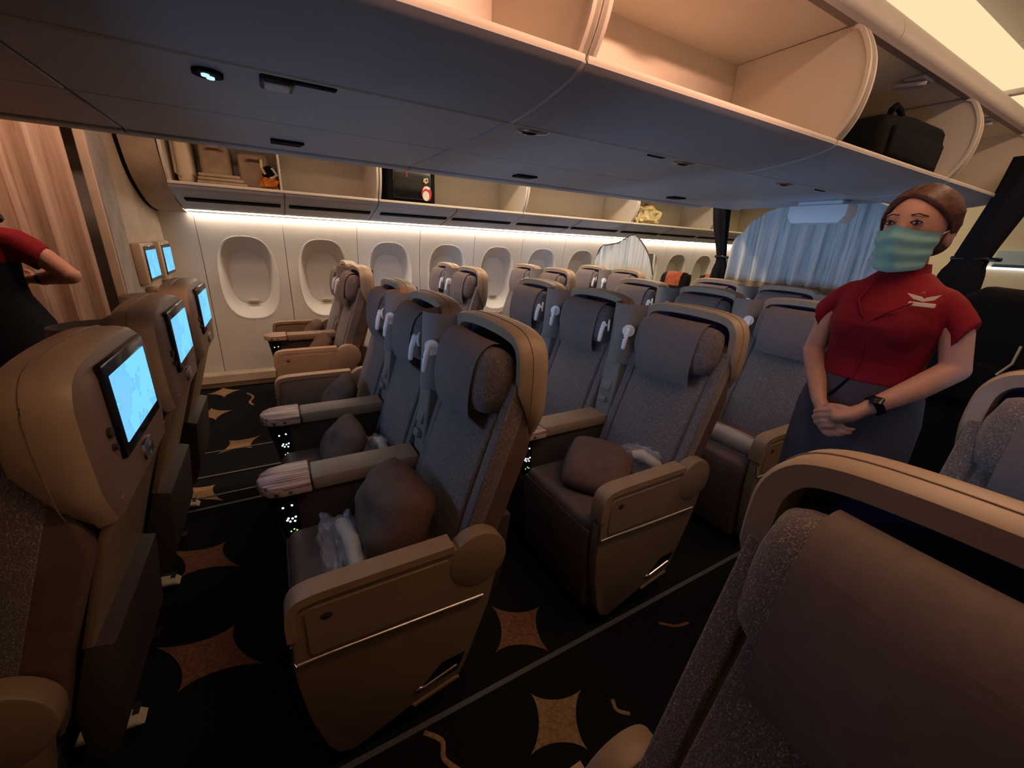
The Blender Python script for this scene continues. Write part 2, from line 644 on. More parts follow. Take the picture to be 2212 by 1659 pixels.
def bow(z, sgn=1):
    """sidewall leans in towards the top and bottom"""
    return -0.075 * max(0, (z - 1.0) / 0.55) ** 2 - 0.05 * max(0, (0.55 - z) / 0.55) ** 2


Z_T, Z_B, W_CZ = 1.535, 0.10, 0.998
_pm = MB()
_ri = oval(0, W_CZ, 0.232, 0.372)
_ro = rect_ring(0, WP / 2 - 0.0025, Z_B, Z_T, W_CZ, 48)
rings = []
for t in (0, 0.35, 0.7, 1.0):
    rings.append([(a[0] + (b[0] - a[0]) * t, bow(a[1] + (b[1] - a[1]) * t), a[1] + (b[1] - a[1]) * t) for a, b in zip(_ri, _ro)])
_pm.loft(rings, cap=False)
# returned edge
rings2 = [[(p[0], bow(p[1]), p[1]) for p in _ro], [(p[0] * 0.998, bow(p[1]) + 0.02, p[1]) for p in _ro]]
_pm.loft(rings2, cap=False)
PANEL_ME = _pm.mesh('panel', 30)

_fm = MB()
_prof = [(0.232, 0.372, 0.0), (0.229, 0.368, -0.002), (0.221, 0.357, 0.004), (0.206, 0.330, 0.028), (0.186, 0.298, 0.056), (0.167, 0.264, 0.086), (0.153, 0.238, 0.112)]
_fr = []
for hw, hh, dy in _prof:
    ov = oval(0, W_CZ - 0.001, hw, hh)
    _fr.append([(p[0], bow(p[1]) * (1 if dy < 0.02 else 0.3) + dy, p[1]) for p in ov])
_fm.loft(_fr, cap=False)
FRAME_ME = _fm.mesh('window_frame', 60)
_sm = MB()
_sm.prism(oval(0, W_CZ - 0.002, 0.156, 0.240), 'y', 0.104, 0.112)
SHADE_ME = _sm.mesh('window_shade', 30)
_hm = MB()
_hm.prism([(-0.045, 0.792), (0.045, 0.792), (0.040, 0.780), (0.030, 0.772), (-0.030, 0.772), (-0.040, 0.780)], 'y', 0.074, 0.106, 0.003, 2)
HANDLE_ME = _hm.mesh('shade_handle', 30)

wall_right = sstruct('wall_right', 'curved white sidewall with oval windows under a warm light strip')
for k in range(-1, 13):
    x = WX0 + WP * k
    if k >= 0:
        obj('panel', PANEL_ME, 'cabin_white', wall_right, (x, YW, 0))
        w = empty('window_%d' % (k + 1), (x, YW, 0))
        w['kind'] = 'structure'
        w['label'] = 'oval cabin window with its shade pulled down'
        obj('window_frame', FRAME_ME, 'cabin_white', w)
        obj('window_shade', SHADE_ME, 'shade_white', w)
        obj('shade_handle', HANDLE_ME, 'cream', w)
obj('wall_backing', boxm('wall_backing', X0, X1, YW + 0.155, YW + 0.19, 0.0, 2.6), 'cabin_white', wall_right)
_eb = MB()
strip_prism(_eb, [(YW + bow(z), z) for z in [0.10 + 1.435 * i / 12 for i in range(13)]], 'x', -0.757, WX0 - WP / 2 - 0.0025, -0.02)
obj('panel', _eb.mesh('panel'), 'cabin_white', wall_right)
base_r = struct('baseboard_right', prismm('baseboard', [(YW - 0.03, 0.145), (YW - 0.085, 0.125), (YW - 0.10, 0.06), (YW - 0.05, 0.05), (YW - 0.05, 0.0), (YW + 0.08, 0.0), (YW + 0.08, 0.145)], 'x', -0.76, X1), 'bulkhead_tan', label='tan sill along the foot of the far sidewall')
wall_left = struct('wall_left', boxm('wall_left', X0, X1, YN - 0.1, YN, 0.0, 2.6), 'cabin_white')
wall_front = struct('wall_front', boxm('wall_front', X0 - 0.06, X0, YN, YW, 0.0, 2.6), 'bulkhead_tan')
wall_back = struct('wall_back', boxm('wall_back', X1, X1 + 0.06, YN, YW, 0.0, 2.6), 'cabin_white')
obj('lit_strip', boxm('lit_strip', X1 - 0.03, X1 - 0.002, 0.6, 1.62, 1.385, 1.405), 'strip_back', wall_back)
obj('blue_panel', boxm('blue_panel', X1 - 0.02, X1 - 0.002, 0.6, 1.55, 1.44, 1.60, 0.004, 1), 'blue_panel', wall_back)
obj('dark_rail', boxm('dark_rail', X1 - 0.03, X1 - 0.002, 0.6, 1.55, 1.41, 1.435, 0.004, 1), 'blue_card', wall_back)

# warm light strip between the sidewall panel and the bin underside
trim6 = struct('trim_6', boxm('light_strip', -0.74, X1, YW - 0.10, YW - 0.082, 1.548, 1.553), 'strip_warm', label='warm white light strip above the windows')
struct('trim_7', boxm('light_strip_cover', -0.74, X1, YW - 0.16, YW + 0.07, 1.555, 1.60), 'cabin_white', label='cover over the window light strip')

# ceiling
ceil = sstruct('ceiling', 'pale ceiling panels with glowing cove lights')
for nm, ya, yb in (('ceiling_panel', -0.40, 0.90), ('ceiling_panel', 2.50, 3.80)):
    for xa in (-2.9, -0.75, 0.9, 2.05, 3.2, 4.9):
        xb = {-2.9: -0.75, -0.75: 0.9, 0.9: 2.05, 2.05: 3.2, 3.2: 4.9, 4.9: 7.6}[xa]
        obj(nm, boxm('ceiling_panel', xa + 0.004, xb - 0.004, ya, yb, 2.425, 2.45), 'cabin_white', ceil)
obj('ceiling_void', boxm('ceiling_void', X0, X1, YN, YW + 0.1, 2.60, 2.64), 'cabin_white', ceil)


def mirror(pts):
    return [(2 * YC - y, z) for y, z in pts]


cove = smooth_pts([(0.965, 2.290), (0.955, 2.345), (0.925, 2.395), (0.875, 2.424)], 4)
nose = smooth_pts([(0.895, 2.162), (0.872, 2.178), (0.868, 2.205), (0.885, 2.245), (0.925, 2.285), (0.972, 2.300)], 4)
lip = [(0.905, 2.148), (0.876, 2.146), (0.872, 2.164), (0.905, 2.170)]
cove_w = smooth_pts([(-0.335, 2.270), (-0.345, 2.33), (-0.32, 2.395), (-0.27, 2.424)], 4)
for side in (0, 1):
    mm = mirror if side else (lambda p: list(p))
    for xa, xb, mk in ((X0, -0.45, 'cove_peach'), (-0.45, 0.95, 'cove_peach2'), (0.95, 2.06, 'cove_yellow'), (2.06, 3.75, 'cove_yellow'), (3.75, X1, 'cove_yellow')):
        b = MB()
        strip_prism(b, mm(cove), 'x', xa + 0.004, xb - 0.004, 0.01 if side else -0.01)
        obj('cove_light', b.mesh('cove_light'), 'cove_dim' if 'peach' in mk else mk, ceil)
        b = MB()
        strip_prism(b, mm(cove_w), 'x', xa + 0.004, xb - 0.004, -0.01 if side else 0.01)
        obj('cove_light', b.mesh('cove_light'), 'cove_dim' if 'peach' in mk and (side or mk == 'cove_peach') else 'cove_peach' if xb < 2.1 and side == 0 else mk, ceil)
        b = MB()
        strip_prism(b, mm(nose), 'x', xa + 0.002, xb - 0.002, 0.012 if side else -0.012)
        obj('bullnose', b.mesh('bullnose'), 'cabin_white', ceil)
    b = MB()
    b.prism(mm(lip), 'x', X0, X1)
    obj('fascia_rail', b.mesh('fascia_rail'), 'fascia_mauve', ceil)
# unseen bullnose by the window-side coves, added to keep their light off the seats
nose_w = smooth_pts([(-0.30, 2.13), (-0.262, 2.16), (-0.250, 2.21), (-0.252, 2.262), (-0.262, 2.285)], 4)
for side in (0, 1):
    b = MB()
    strip_prism(b, mirror(nose_w) if side else nose_w, 'x', X0, X1, -0.012 if side else 0.012)
    obj('bullnose', b.mesh('bullnose'), 'cabin_white', ceil)
# short ceiling ribs across the cove
for x in (3.55,):
    obj('cove_rib', boxm('cove_rib', x, x + 0.05, 0.82, 0.99, 2.29, 2.315, 0.004), 'cabin_white', ceil)

# ------------------------------------------------------------------ centre overhead bins
low_n = smooth_pts([(0.852, 1.797), (0.885, 1.780), (0.97, 1.762), (1.08, 1.748), (1.165, 1.744), (1.185, 1.750)], 4)
BINX = [-2.85, -0.42, 0.652, 1.785, 2.92, 3.87]
bin_lab = ['forward end of the dark overhead centre bins, beyond the long seam', 'peach-lit open centre bin cut by the top edge of the picture',
           'large empty peach-lit open overhead bin in the middle of the picture', 'beige open overhead bin holding the black bag',
           'last open overhead bin before the black tied curtain, empty']
arc = smooth_pts([(0.862, 1.800), (0.822, 1.87), (0.805, 1.96), (0.815, 2.05), (0.855, 2.130), (0.885, 2.148)], 5)
for k in range(5):
    xa, xb = BINX[k] + 0.003, BINX[k + 1] - 0.003
    t = tag(empty('overhead_bin', ((xa + xb) / 2, YC, 1.75)), bin_lab[k], 'overhead bin', 'open bins over the middle seats')
    L = Vector(t.location)

    def part(nm, b, m, ang=38):
        me = b.mesh(nm, ang)
        me.transform(Matrix.Translation(-L))
        return obj(nm, me, m, t)
    b = MB()
    strip_prism(b, low_n, 'x', xa, xb, 0.018)
    part('lower_panel', b, 'bin_grey')
    if k < 4:
        b = MB()
        strip_prism(b, mirror(low_n), 'x', xa, xb, -0.018)
        part('lower_panel', b, 'bin_grey')
    b = MB()
    strip_prism(b, [(p[0], p[1] - 0.0015) for p in low_n], 'x', xb - 0.010, xb, 0.003)
    part('joint', b, 'bin_white')  # pale strip painted for the light that leaks through the seam
    b = MB()
    b.tube([(xa, 1.181, 1.7455), (xb, 1.181, 1.7455)], 0.006, 8)
    part('crease_highlight', b, 'bin_white')  # paler tube, paints the highlight along the crease
    xe = 3.28 if k == 4 else xb
    for ya, yb in ((1.185, 1.70), (1.70, 2.215)):
        b = MB()
        b.box(xa, xe, ya + 0.001, yb - 0.001, 1.751, 1.775, 0.003, 1)
        part('service_panel', b, 'bin_grey')
    if k == 4:
        b = MB()
        b.box(xe, xb + 0.4, 1.18, 2.22, 1.86, 1.88)
        part('end_ceiling', b, 'bin_grey')
        b = MB()
        b.box(xe - 0.012, xe, 1.18, 2.22, 1.776, 1.86)
        part('end_plate', b, 'bulkhead_tan')
    b = MB()
    b.box(xa, xb, 0.853, 0.905, 1.799, 1.815, 0.005, 2)
    part('sill', b, 'bin_white')
    b = MB()
    b.box(xa, xb, 0.895, 1.315, 1.797, 1.809)
    b.box(xa, xb, 1.300, 1.315, 1.809, 2.165)
    b.box(xa, xb, 0.880, 1.300, 2.152, 2.165)
    part('liner', b, 'bin_white', 30)
    for x, s in ((xa, 1), (xb, -1)):
        b = MB()
        b.prism(arc + [(1.299, 2.150), (1.299, 1.810)], 'x', x, x + s * 0.012)
        b2 = [(y, z) for y, z in arc]
        strip_prism(b, b2, 'x', x - s * 0.001, x + s * 0.022, -0.012)
        part('divider', b, 'bin_white', 30)
    b = MB()
    b.box(xa, xb, 2.52, 2.545, 1.80, 2.15)
    b.box(xa, xb, 1.32, 2.52, 2.17, 2.18)
    part('far_closure', b, 'bin_white')  # unseen closing wall, added so light does not leak through the bins
    if 2 <= k:
        xm = (xa + xb) / 2 + (0.12 if k == 3 else 0.0)
        lt = MB()
        lt.box(xm - 0.05, xm + 0.05, 0.90, 0.97, 2.138, 2.151, 0.004, 1)
        lt.box(xm - 0.04, xm + 0.01, 0.905, 1.01, 2.120, 2.136, 0.004, 1, Matrix.Rotation(0.5, 3, 'Z'))
        part('latch', lt, 'bin_grey')

# passenger service fittings under the centre bins
def fitting(name, x0, x1, y0, y1, z, m, label, cat, d=0.010):
    o = obj(name, boxm(name, x0, x1, y0, y1, z - d, z + 0.002, 0.003, 1), m)
    return tag(o, label, cat)


t = tag(empty('reading_light', (-0.075, 1.292, 1.749)), 'small lit blue-white reading light under the centre bin', 'light')
b = MB(); b.disc((0, 0, -0.006), 0.030, (0, 0, 1), 0.010); obj('light_ring', b.mesh('light_ring'), 'black_matt', t)
for s in (-1, 1):
    b = MB(); b.disc((0.004 * s, 0.008 * s, -0.010), 0.008, (0, 0, 1), 0.004); obj('bulb', b.mesh('bulb'), 'lamp_on', t)
t = tag(empty('call_panel', (0.06, 1.255, 1.749)), 'grey call button unit beside the long dark slot', 'panel')
b = MB(); b.box(-0.035, 0.035, -0.04, 0.035, -0.012, 0.001, 0.004, 1); obj('button_frame', b.mesh('button_frame'), 'panel_dark', t)
b = MB(); b.box(-0.026, 0.026, -0.030, 0.020, -0.016, -0.010, 0.003, 1); obj('button', b.mesh('button'), 'bin_white', t)
fitting('air_slot', 0.085, 0.185, 1.198, 1.222, 1.750, 'black_matt', 'long dark slot under the centre bin', 'vent')
for x, lab in ((0.10, 'black oxygen hatch above the far headrests, nearest the front'), (1.19, 'black oxygen hatch above the second row'), (2.36, 'small black hatch far back under the bins')):
    b = MB(); b.prism([(x - 0.05, 1.975), (x + 0.065, 1.975), (x + 0.05, 2.04), (x - 0.05, 2.04)], 'z', 1.742, 1.752)
    tag(obj('oxygen_hatch', b.mesh('oxygen_hatch'), 'black_matt'), lab, 'hatch')
for x, lab in ((1.27, 'dark brown grille beside the bin seam'), (2.47, 'thin dark grille near the hanging blue box')):
    fitting('air_grille', x - 0.035, x + 0.045, 1.190, 1.212, 1.750, 'black_matt', lab, 'vent')
for x, lab in ((0.76, 'clear oval lamp lens under the seam of the centre bins'), (1.48, 'clear oval lamp lens beside the brown grille'), (2.22, 'small bright lamp lens near the back of the bins')):
    t = tag(empty('spot_lamp', (x, 1.24, 1.75)), lab, 'light')
    b = MB(); b.ell((0, 0, 0), (0.055, 0.020, 0.008), 18, 6, Matrix.Rotation(-0.3, 3, 'Z')); obj('lens', b.mesh('lens'), 'chrome', t)
    b = MB(); b.ell((-0.01, 0.0, -0.003), (0.030, 0.011, 0.008), 16, 6, Matrix.Rotation(-0.3, 3, 'Z')); obj('reflector', b.mesh('reflector'), 'black_gloss', t)

# ------------------------------------------------------------------ far overhead bins
FB = [-0.553, 0.830, 2.238, 3.735, 5.20, 6.60]
fb_lab = ['far open bin with blankets and an orange bag', 'far open bin with the black suitcase', 'empty far open bin next to the suitcase bin',
          'far open bin with a crumpled plastic bag', 'far open bin beyond the black tied curtain']
f_low = smooth_pts([(3.752, 1.690), (3.775, 1.665), (3.84, 1.645), (4.02, 1.600), (4.20, 1.560), (4.36, 1.556)], 4)
f_arc = smooth_pts([(3.765, 1.70), (3.715, 1.77), (3.680, 1.87), (3.675, 1.97), (3.70, 2.08)], 4)
for k in range(5):
    xa, xb = FB[k] + 0.004, FB[k + 1] - 0.004
    t = tag(empty('overhead_bin', ((xa + xb) / 2, 4.0, 1.69)), fb_lab[k], 'overhead bin', 'open bins over the far window seats')
    L = Vector(t.location)

    def part(nm, b, m, ang=38):
        me = b.mesh(nm, ang)
        me.transform(Matrix.Translation(-L))
        return obj(nm, me, m, t)
    b = MB(); strip_prism(b, f_low, 'x', xa, xb, 0.015); part('lower_panel', b, 'bin_grey')
    b = MB(); b.box(xa, xb, 3.742, 3.80, 1.692, 1.712, 0.005, 2); part('sill', b, 'bin_white')
    b = MB()
    b.box(xa, xb, 3.79, 4.27, 1.694, 1.705)
    b.box(xa, xb, 4.255, 4.27, 1.705, 2.10)
    b.box(xa, xb, 3.72, 4.255, 2.085, 2.10)
    part('liner', b, 'bin_white', 30)
    for x, s in ((xa, 1), (xb, -1)):
        b = MB(); b.prism(f_arc + [(4.254, 2.084), (4.254, 1.706)], 'x', x, x + s * 0.018, 0.003, 1); part('divider', b, 'bin_white', 30)
    if k == 0:
        b = MB(); b.prism([(3.80, 1.706), (3.75, 1.80), (3.74, 2.08), (4.25, 2.08), (4.25, 1.706)], 'x', 0.118, 0.132, 0.002, 1); part('divider', b, 'bin_white')
    # black lamp and air slots in the underside
    n = 2
    for i in range(n):
        a0 = xa + (xb - xa) * i / n + (0.05 if i == 0 else 0.03)
        a1 = xa + (xb - xa) * (i + 1) / n - 0.03
        b = MB()
        b.box(a0, a1, 3.93, 3.985, 1.6035, 1.6175, 0.003, 1, Matrix.Rotation(-0.245, 3, 'X'))
        part('air_slot', b, 'black_matt')
    b = MB()
    strip_prism(b, [(p[0], p[1] - 0.002) for p in f_low], 'x', xa + (xb - xa) * 0.5 - 0.004, xa + (xb - xa) * 0.5 + 0.004, 0.004)
    part('joint', b, 'panel_dark')
# closed filler at the forward end, and its dark curved gap
fill = smooth_pts([(3.60, 2.12), (3.66, 1.94), (3.75, 1.76), (3.92, 1.64), (4.15, 1.56), (4.42, 1.53)], 5)
t = tag(empty('bin_end_cover', (-0.66, 4.0, 1.6)), 'smooth tan cover closing the forward end of the far bins', 'panel')
b = MB(); strip_prism(b, fill, 'x', -0.735, -0.556, 0.02); me = b.mesh('cover'); me.transform(Matrix.Translation((0.66, -4.0, -1.6))); obj('cover', me, 'bulkhead_tan', t)
b = MB(); strip_prism(b, fill, 'x', -0.755, -0.735, 0.015); me = b.mesh('edge_seal'); me.transform(Matrix.Translation((0.66, -4.0, -1.6))); obj('edge_seal', me, 'black_matt', t)
b = MB(); b.box(X0, X1, 3.60, 4.6, 2.10, 2.13); b.box(X0, X1, 3.66, 3.70, 2.10, 2.44)
struct('trim_8', b.mesh('bin_header'), 'cabin_white', label='header above the far bins')
# bins over the near window seats, overhead of the camera
near_p = [(2 * YC - y, z) for y, z in f_low] + [(YN + 0.02, 1.6), (YN + 0.02, 2.12), (2 * YC - 3.68, 2.12), (2 * YC - 3.68, 1.9)]
b = MB(); b.prism(near_p, 'x', X0, X1); b.box(X0, X1, YN, -0.30, 2.12, 2.44)
struct('trim_9', b.mesh('near_bin_run'), 'cabin_white', label='run of bins over the near window seats')

# ------------------------------------------------------------------ partitions and curtains
bulk = struct('wall_partition', boxm('bulkhead', -0.80, -0.757, 3.14, YW + 0.05, 0.0, 2.42, 0.004, 1), 'bulkhead_tan', label='tan bulkhead in front of the far window seats')
obj('decor_panel', boxm('decor_panel', -0.757, -0.752, 3.15, 3.42, 0.3, 2.2), 'curtain_grey', bulk)
obj('leaflet_pocket', boxm('leaflet_pocket', -0.757, -0.735, 3.16, 3.34, 0.86, 0.995, 0.004, 1), 'blue_card', bulk)


def drape(name, p0, p1, z0, z1, folds, amp, seed, m, thick=0.006, top=None, fade=0.25):
    """cloth hung between plan points p0 and p1; top(u) gives the upper edge"""
    rnd = random.Random(seed)
    ph = [rnd.uniform(0, 6.28) for _ in range(4)]
    d = Vector((p1[0] - p0[0], p1[1] - p0[1], 0))
    L = d.length
    nrm = Vector((-d.y, d.x, 0)).normalized()

    def fn(u, v):
        zt = top(u) if top else z1
        z = z0 + (zt - z0) * v
        w = math.sin(u * folds * 2 * PI + ph[0] + 0.5 * math.sin(u * folds * 1.7 + ph[1])) + 0.45 * math.sin(u * folds * 5.1 + ph[2] + v * 0.8)
        a = amp * (1 - fade * v) * w
        q = Vector((p0[0], p0[1], 0)) + d * u + nrm * a
        return (q.x, q.y, z)
    b = MB()
    b.grid(fn, int(folds * 12), 14, thick)
    return b.mesh(name, 80)


t = tag(empty('aisle_curtain', (-1.43, 3.125, 0)), 'peach and tan patterned curtain at the forward end of the far aisle', 'curtain')
obj('cloth', drape('cloth', (0.60, 0.0), (-1.3, -0.02), 0.03, 2.12, 17, 0.042, 3, 'curtain_peach'), 'curtain_peach', t)
b = MB(); b.box(-1.35, 0.60, -0.02, 0.02, 2.12, 2.15, 0.004, 1); obj('curtain_rail', b.mesh('curtain_rail'), 'fascia_mauve', t)

# arched divider behind the middle block
RX = 3.62


def arch(u):
    y = 1.02 + 1.36 * u
    e = abs(y - 1.70) / 0.68
    return 1.36 + 0.48 * math.sqrt(max(0.0, 1 - min(1, e) ** 2.2))


t = tag(empty('class_divider', (RX, 1.70, 0)), 'blue-lit arched curtain divider behind the middle seats', 'curtain')
obj('cloth', drape('cloth', (0, -0.68), (0, 0.68), 1.20, 1.84, 12, 0.020, 5, 'curtain_blue', top=arch), 'curtain_blue', t)
obj('cloth_hem', drape('cloth_hem', (0.0, -0.68), (0.0, 0.68), 0.62, 1.20, 12, 0.020, 5, 'bulkhead_tan'), 'bulkhead_tan', t)
obj('divider_frame', boxm('divider_frame', 0.02, 0.05, -0.68, 0.68, 0.0, 1.2, 0.004, 1), 'panel_dark', t)


def arch2(u):
    y = 3.27 + 1.0 * u
    pts = [(3.27, 1.15), (3.33, 1.30), (3.42, 1.42), (3.52, 1.51), (3.62, 1.575), (3.74, 1.535), (3.88, 1.47), (4.05, 1.445), (4.15, 1.44), (4.22, 1.37), (4.30, 1.05)]
    for (a, za), (b_, zb) in zip(pts, pts[1:]):
        if a <= y <= b_:
            return za + (zb - za) * (y - a) / (b_ - a)
    return 1.1


t = tag(empty('class_divider', (3.68, 3.27, 0)), 'pointed pale blue curtain divider behind the far window seats', 'curtain')
obj('cloth', drape('cloth', (0, 0), (0, 1.0), 0.5, 1.5, 9, 0.010, 9, 'curtain_blue', top=arch2), 'curtain_blue', t)
b = MB(); b.tube([(0.0, u, arch2(u) + 0.004) for u in [i / 30 for i in range(31)]], 0.007, 6); obj('edge_wire', b.mesh('edge_wire'), 'panel_dark', t)
b = MB(); b.tube([(0.02, -0.03 + 0.10 * (1 - math.cos(v * 1.2)), 0.05 + 1.32 * v) for v in [i / 10 for i in range(11)]], 0.012, 6); obj('side_rail', b.mesh('side_rail'), 'cabin_white', t)


def tied(name, loc, label, pts, wid):
    """black curtain gathered into a hanging column and tied with a band"""
    t = tag(empty(name, loc), label, 'curtain', 'black curtains tied back behind the middle seats')
    rings = []
    n = 28
    P = smooth_pts([(p[0], p[1], p[2], w) for p, w in zip(pts, wid)], 5)
    for x, y, z, w in P:
        ring = []
        for i in range(n):
            a = 2 * PI * i / n
            rr = w * (1 + 0.14 * math.sin(a * 7 + z * 3))
            ring.append((x + 0.5 * rr * math.cos(a), y + rr * math.sin(a), z))
        rings.append(ring)
    b = MB(); b.loft(rings); obj('cloth', b.mesh('cloth', 70), 'curtain_black', t)
    z = pts[2][2]
    b = MB(); b.box(pts[2][0] - 0.032, pts[2][0] + 0.032, pts[2][1] - wid[2] * 1.12, pts[2][1] + wid[2] * 1.12, z - 0.012, z + 0.012, 0.008, 2)
    b.box(pts[2][0] - 0.03, pts[2][0] - 0.01, pts[2][1] - wid[2] * 1.0 - 0.06, pts[2][1] - wid[2] * 0.9, z - 0.012, z + 0.010, 0.005, 2)
    obj('tie_band', b.mesh('tie_band'), 'black_gloss', t)


tied('tied_curtain', (3.70, 2.56, 0), 'narrow black curtain column tied between the far bins and blue divider',
     [(0, 0.045, 1.95), (0, 0.015, 1.70), (0, -0.06, 1.385), (0, -0.07, 1.22), (0, -0.05, 0.7), (0, -0.05, 0.05)], [0.085, 0.075, 0.045, 0.075, 0.09, 0.10])
tied('tied_curtain', (3.70, 0.80, 0), 'broad black curtain sweeping down behind the attendant to its tie',
     [(0, -0.05, 2.0), (0, -0.02, 1.80), (0, 0.055, 1.455), (0, 0.07, 1.30), (0, 0.06, 0.7), (0, 0.06, 0.05)], [0.09, 0.085, 0.075, 0.10, 0.11, 0.12])

# pale box that hangs under the bins in front of the divider
t = tag(empty('hanging_box', (3.0, 1.435, 1.75)), 'pale blue-lit box hanging under the rear end of the centre bins', 'box')
b = MB(); b.prism([(-0.165, -0.025), (0.165, -0.025), (0.165, -0.085), (0.135, -0.128), (-0.135, -0.128), (-0.165, -0.085)], 'x', -0.03, 0.10, 0.006, 2); obj('box_body', b.mesh('box_body'), 'lamp_white', t)
b = MB(); b.box(-0.01, 0.09, -0.125, 0.125, -0.025, 0.0, 0.003, 1); obj('box_mount', b.mesh('box_mount'), 'lamp_white', t)

# ------------------------------------------------------------------ premium seats
# seat frame: x as in row two of the middle block, y = 0 on the seat's centre line, z = 0 floor
PITCH_ROW = 0.947


def bx_at(z):
    """front line of the backrest"""
    return 0.335 + (z - 0.46) * 0.345


def seat_meshes():
    M = {}
    # cushion
    b = MB(); b.box(-0.075, 0.40, -0.222, 0.222, 0.365, 0.475, 0.035, 4); M['cushion'] = b.mesh('seat_cushion', 60)
    b = MB()
    b.prism([(-0.078, 0.44), (-0.085, 0.40), (-0.062, 0.09), (-0.045, 0.06), (-0.01, 0.06), (-0.015, 0.36), (-0.02, 0.44)], 'y', -0.222, 0.222, 0.012, 3)
    M['leg_rest'] = b.mesh('leg_rest', 50)
    # backrest core
    b = MB()
    b.prism([(bx_at(0.44), 0.44), (bx_at(1.07), 1.07), (0.575, 1.075), (0.588, 0.84), (0.50, 0.60), (0.455, 0.44)], 'y', -0.226, 0.226, 0.014, 3)
    M['backrest'] = b.mesh('backrest', 50)
    b = MB()
    line = smooth_pts([(bx_at(0.47) - 0.002, 0.47), (bx_at(0.65) - 0.016, 0.65), (bx_at(0.85) - 0.014, 0.85), (bx_at(1.02) - 0.006, 1.02)], 6)
    line = line + [(bx_at(1.02) + 0.02, 1.02), (bx_at(0.47) + 0.02, 0.47)]
    b.prism(line, 'y', -0.178, 0.178, 0.009, 3)
    M['back_pad'] = b.mesh('back_pad', 50)
    for s, k in ((-1, 'bolster_n'), (1, 'bolster_p')):
        b = MB()
        l2 = [(bx_at(0.47) - 0.006, 0.47), (bx_at(1.05) - 0.010, 1.05), (bx_at(1.05) + 0.05, 1.05), (bx_at(0.47) + 0.05, 0.47)]
        b.prism(l2, 'y', s * 0.186, s * 0.229, 0.006, 2)
        M[k] = b.mesh('bolster', 50)
    # headrest pillow with thick rounded ends
    b = MB()
    n = 30
    rings = []
    for i in range(25):
        u = -1 + 2 * i / 24
        y = 0.200 * u
        e = (1 - abs(u) ** 6) ** (1 / 4) if abs(u) < 1 else 0.0
        e = max(e, 0.12)
        cx = 0.487 + 0.018 * u * u
        cz = 1.046
        ring = []
        for j in range(n):
            a = 2 * PI * j / n
            c, s = math.cos(a), math.sin(a)
            px = 0.056 * e * math.copysign(abs(c) ** 0.75, c)
            pz = 0.099 * (0.55 + 0.45 * e) * e ** 0.4 * math.copysign(abs(s) ** 0.75, s)
            t = 0.20
            ring.append((cx + px * math.cos(t) + pz * math.sin(t), y, cz - px * math.sin(t) + pz * math.cos(t)))
        rings.append(ring)
    b.loft(rings)
    M['headrest'] = b.mesh('headrest', 60)
    # cloth cover folded over the headrest, hanging below it
    b = MB()
    cl = smooth_pts([(0.540, 1.134), (0.518, 1.150), (0.480, 1.148), (0.446, 1.114), (0.428, 1.055), (0.419, 0.99), (0.421, 0.945), (0.430, 0.905)], 5)
    def cfn(u, v):
        k = v * (len(cl) - 1)
        i = min(int(k), len(cl) - 2)
        p = [cl[i][c] + (cl[i + 1][c] - cl[i][c]) * (k - i) for c in (0, 1)]
        y = -0.142 + 0.284 * u
        return (p[0] + 0.016 * (y / 0.200) ** 2 - 0.002 + 0.003 * math.sin(u * 9) * v, y, p[1])
    b.grid(cfn, 14, 34, 0.004)
    M['cover'] = b.mesh('headrest_cover', 60)
    # hard shell: rim, navy recess, back face
    half = [(0.205, 0.885), (0.236, 0.95), (0.243, 1.03), (0.243, 1.09), (0.238, 1.13), (0.222, 1.162), (0.195, 1.184), (0.15, 1.196), (0.08, 1.202), (0.0, 1.204)]
    half = smooth_pts(half, 3)
    out = [(-y, z) for y, z in half] + [(y, z) for y, z in reversed(half[:-1])]

    def inset(pts, d):
        r = []
        for i in range(len(pts)):
            p, q = pts[max(i - 1, 0)], pts[min(i + 1, len(pts) - 1)]
            dx, dz = q[0] - p[0], q[1] - p[1]
            L = math.hypot(dx, dz)
            r.append((pts[i][0] + dz / L * d, pts[i][1] - dx / L * d))
        return r

    def xf(z):
        return 0.533 + 0.03 * max(0, z - 1.1) if z >= 1.03 else 0.533 + (1.03 - z) / 0.145 * 0.064
    i1, i2 = inset(out, 0.006), inset(out, 0.042)
    i0 = inset(out, 0.012)
    b = MB()
    rings = [[(0.585, p[0], p[1]) for p in i2],
             [(xf(q[1]) + 0.006, p[0], p[1]) for p, q in zip(inset(out, 0.036), out)],
             [(xf(q[1]), p[0], p[1]) for p, q in zip(i1, out)],
             [(xf(q[1]) + 0.008, p[0], p[1]) for p, q in zip(out, out)],
             [(0.600, p[0], p[1]) for p in out],
             [(0.618, p[0], p[1]) for p in inset(out, 0.004)],
             [(0.628, p[0], p[1]) for p in inset(out, 0.012)]]
    b.loft(rings, closed=False, cap=False)
    bmesh.ops.recalc_face_normals(b.bm, faces=b.bm.faces)
    M['shell'] = b.mesh('shell', 40)
    b = MB()
    b.tube([(0.572, p[0] * 1.001, p[1] + 0.0006) for p in out], 0.0014, 5)
    M['seam'] = b.mesh('shell_seam')
    b = MB()
    rings = [[(0.626, p[0], p[1]) for p in inset(out, 0.011)],
             [(0.636, p[0], p[1]) for p in inset(out, 0.026)],
             [(0.640, p[0], p[1]) for p in inset(out, 0.046)]]
    b.loft(rings, closed=False, cap=False)
    last = rings[-1]
    m = len(last)
    vs = list(last)
    b._faces(vs, [(i, i + 1, m - 2 - i, m - 1 - i) for i in range((m - 1) // 2)])
    bmesh.ops.recalc_face_normals(b.bm, faces=b.bm.faces)
    M['shell_back'] = b.mesh('back_panel', 35)
    b = MB()
    i3 = inset(out, 0.040)
    vs = [(0.578, p[0], p[1]) for p in i3]
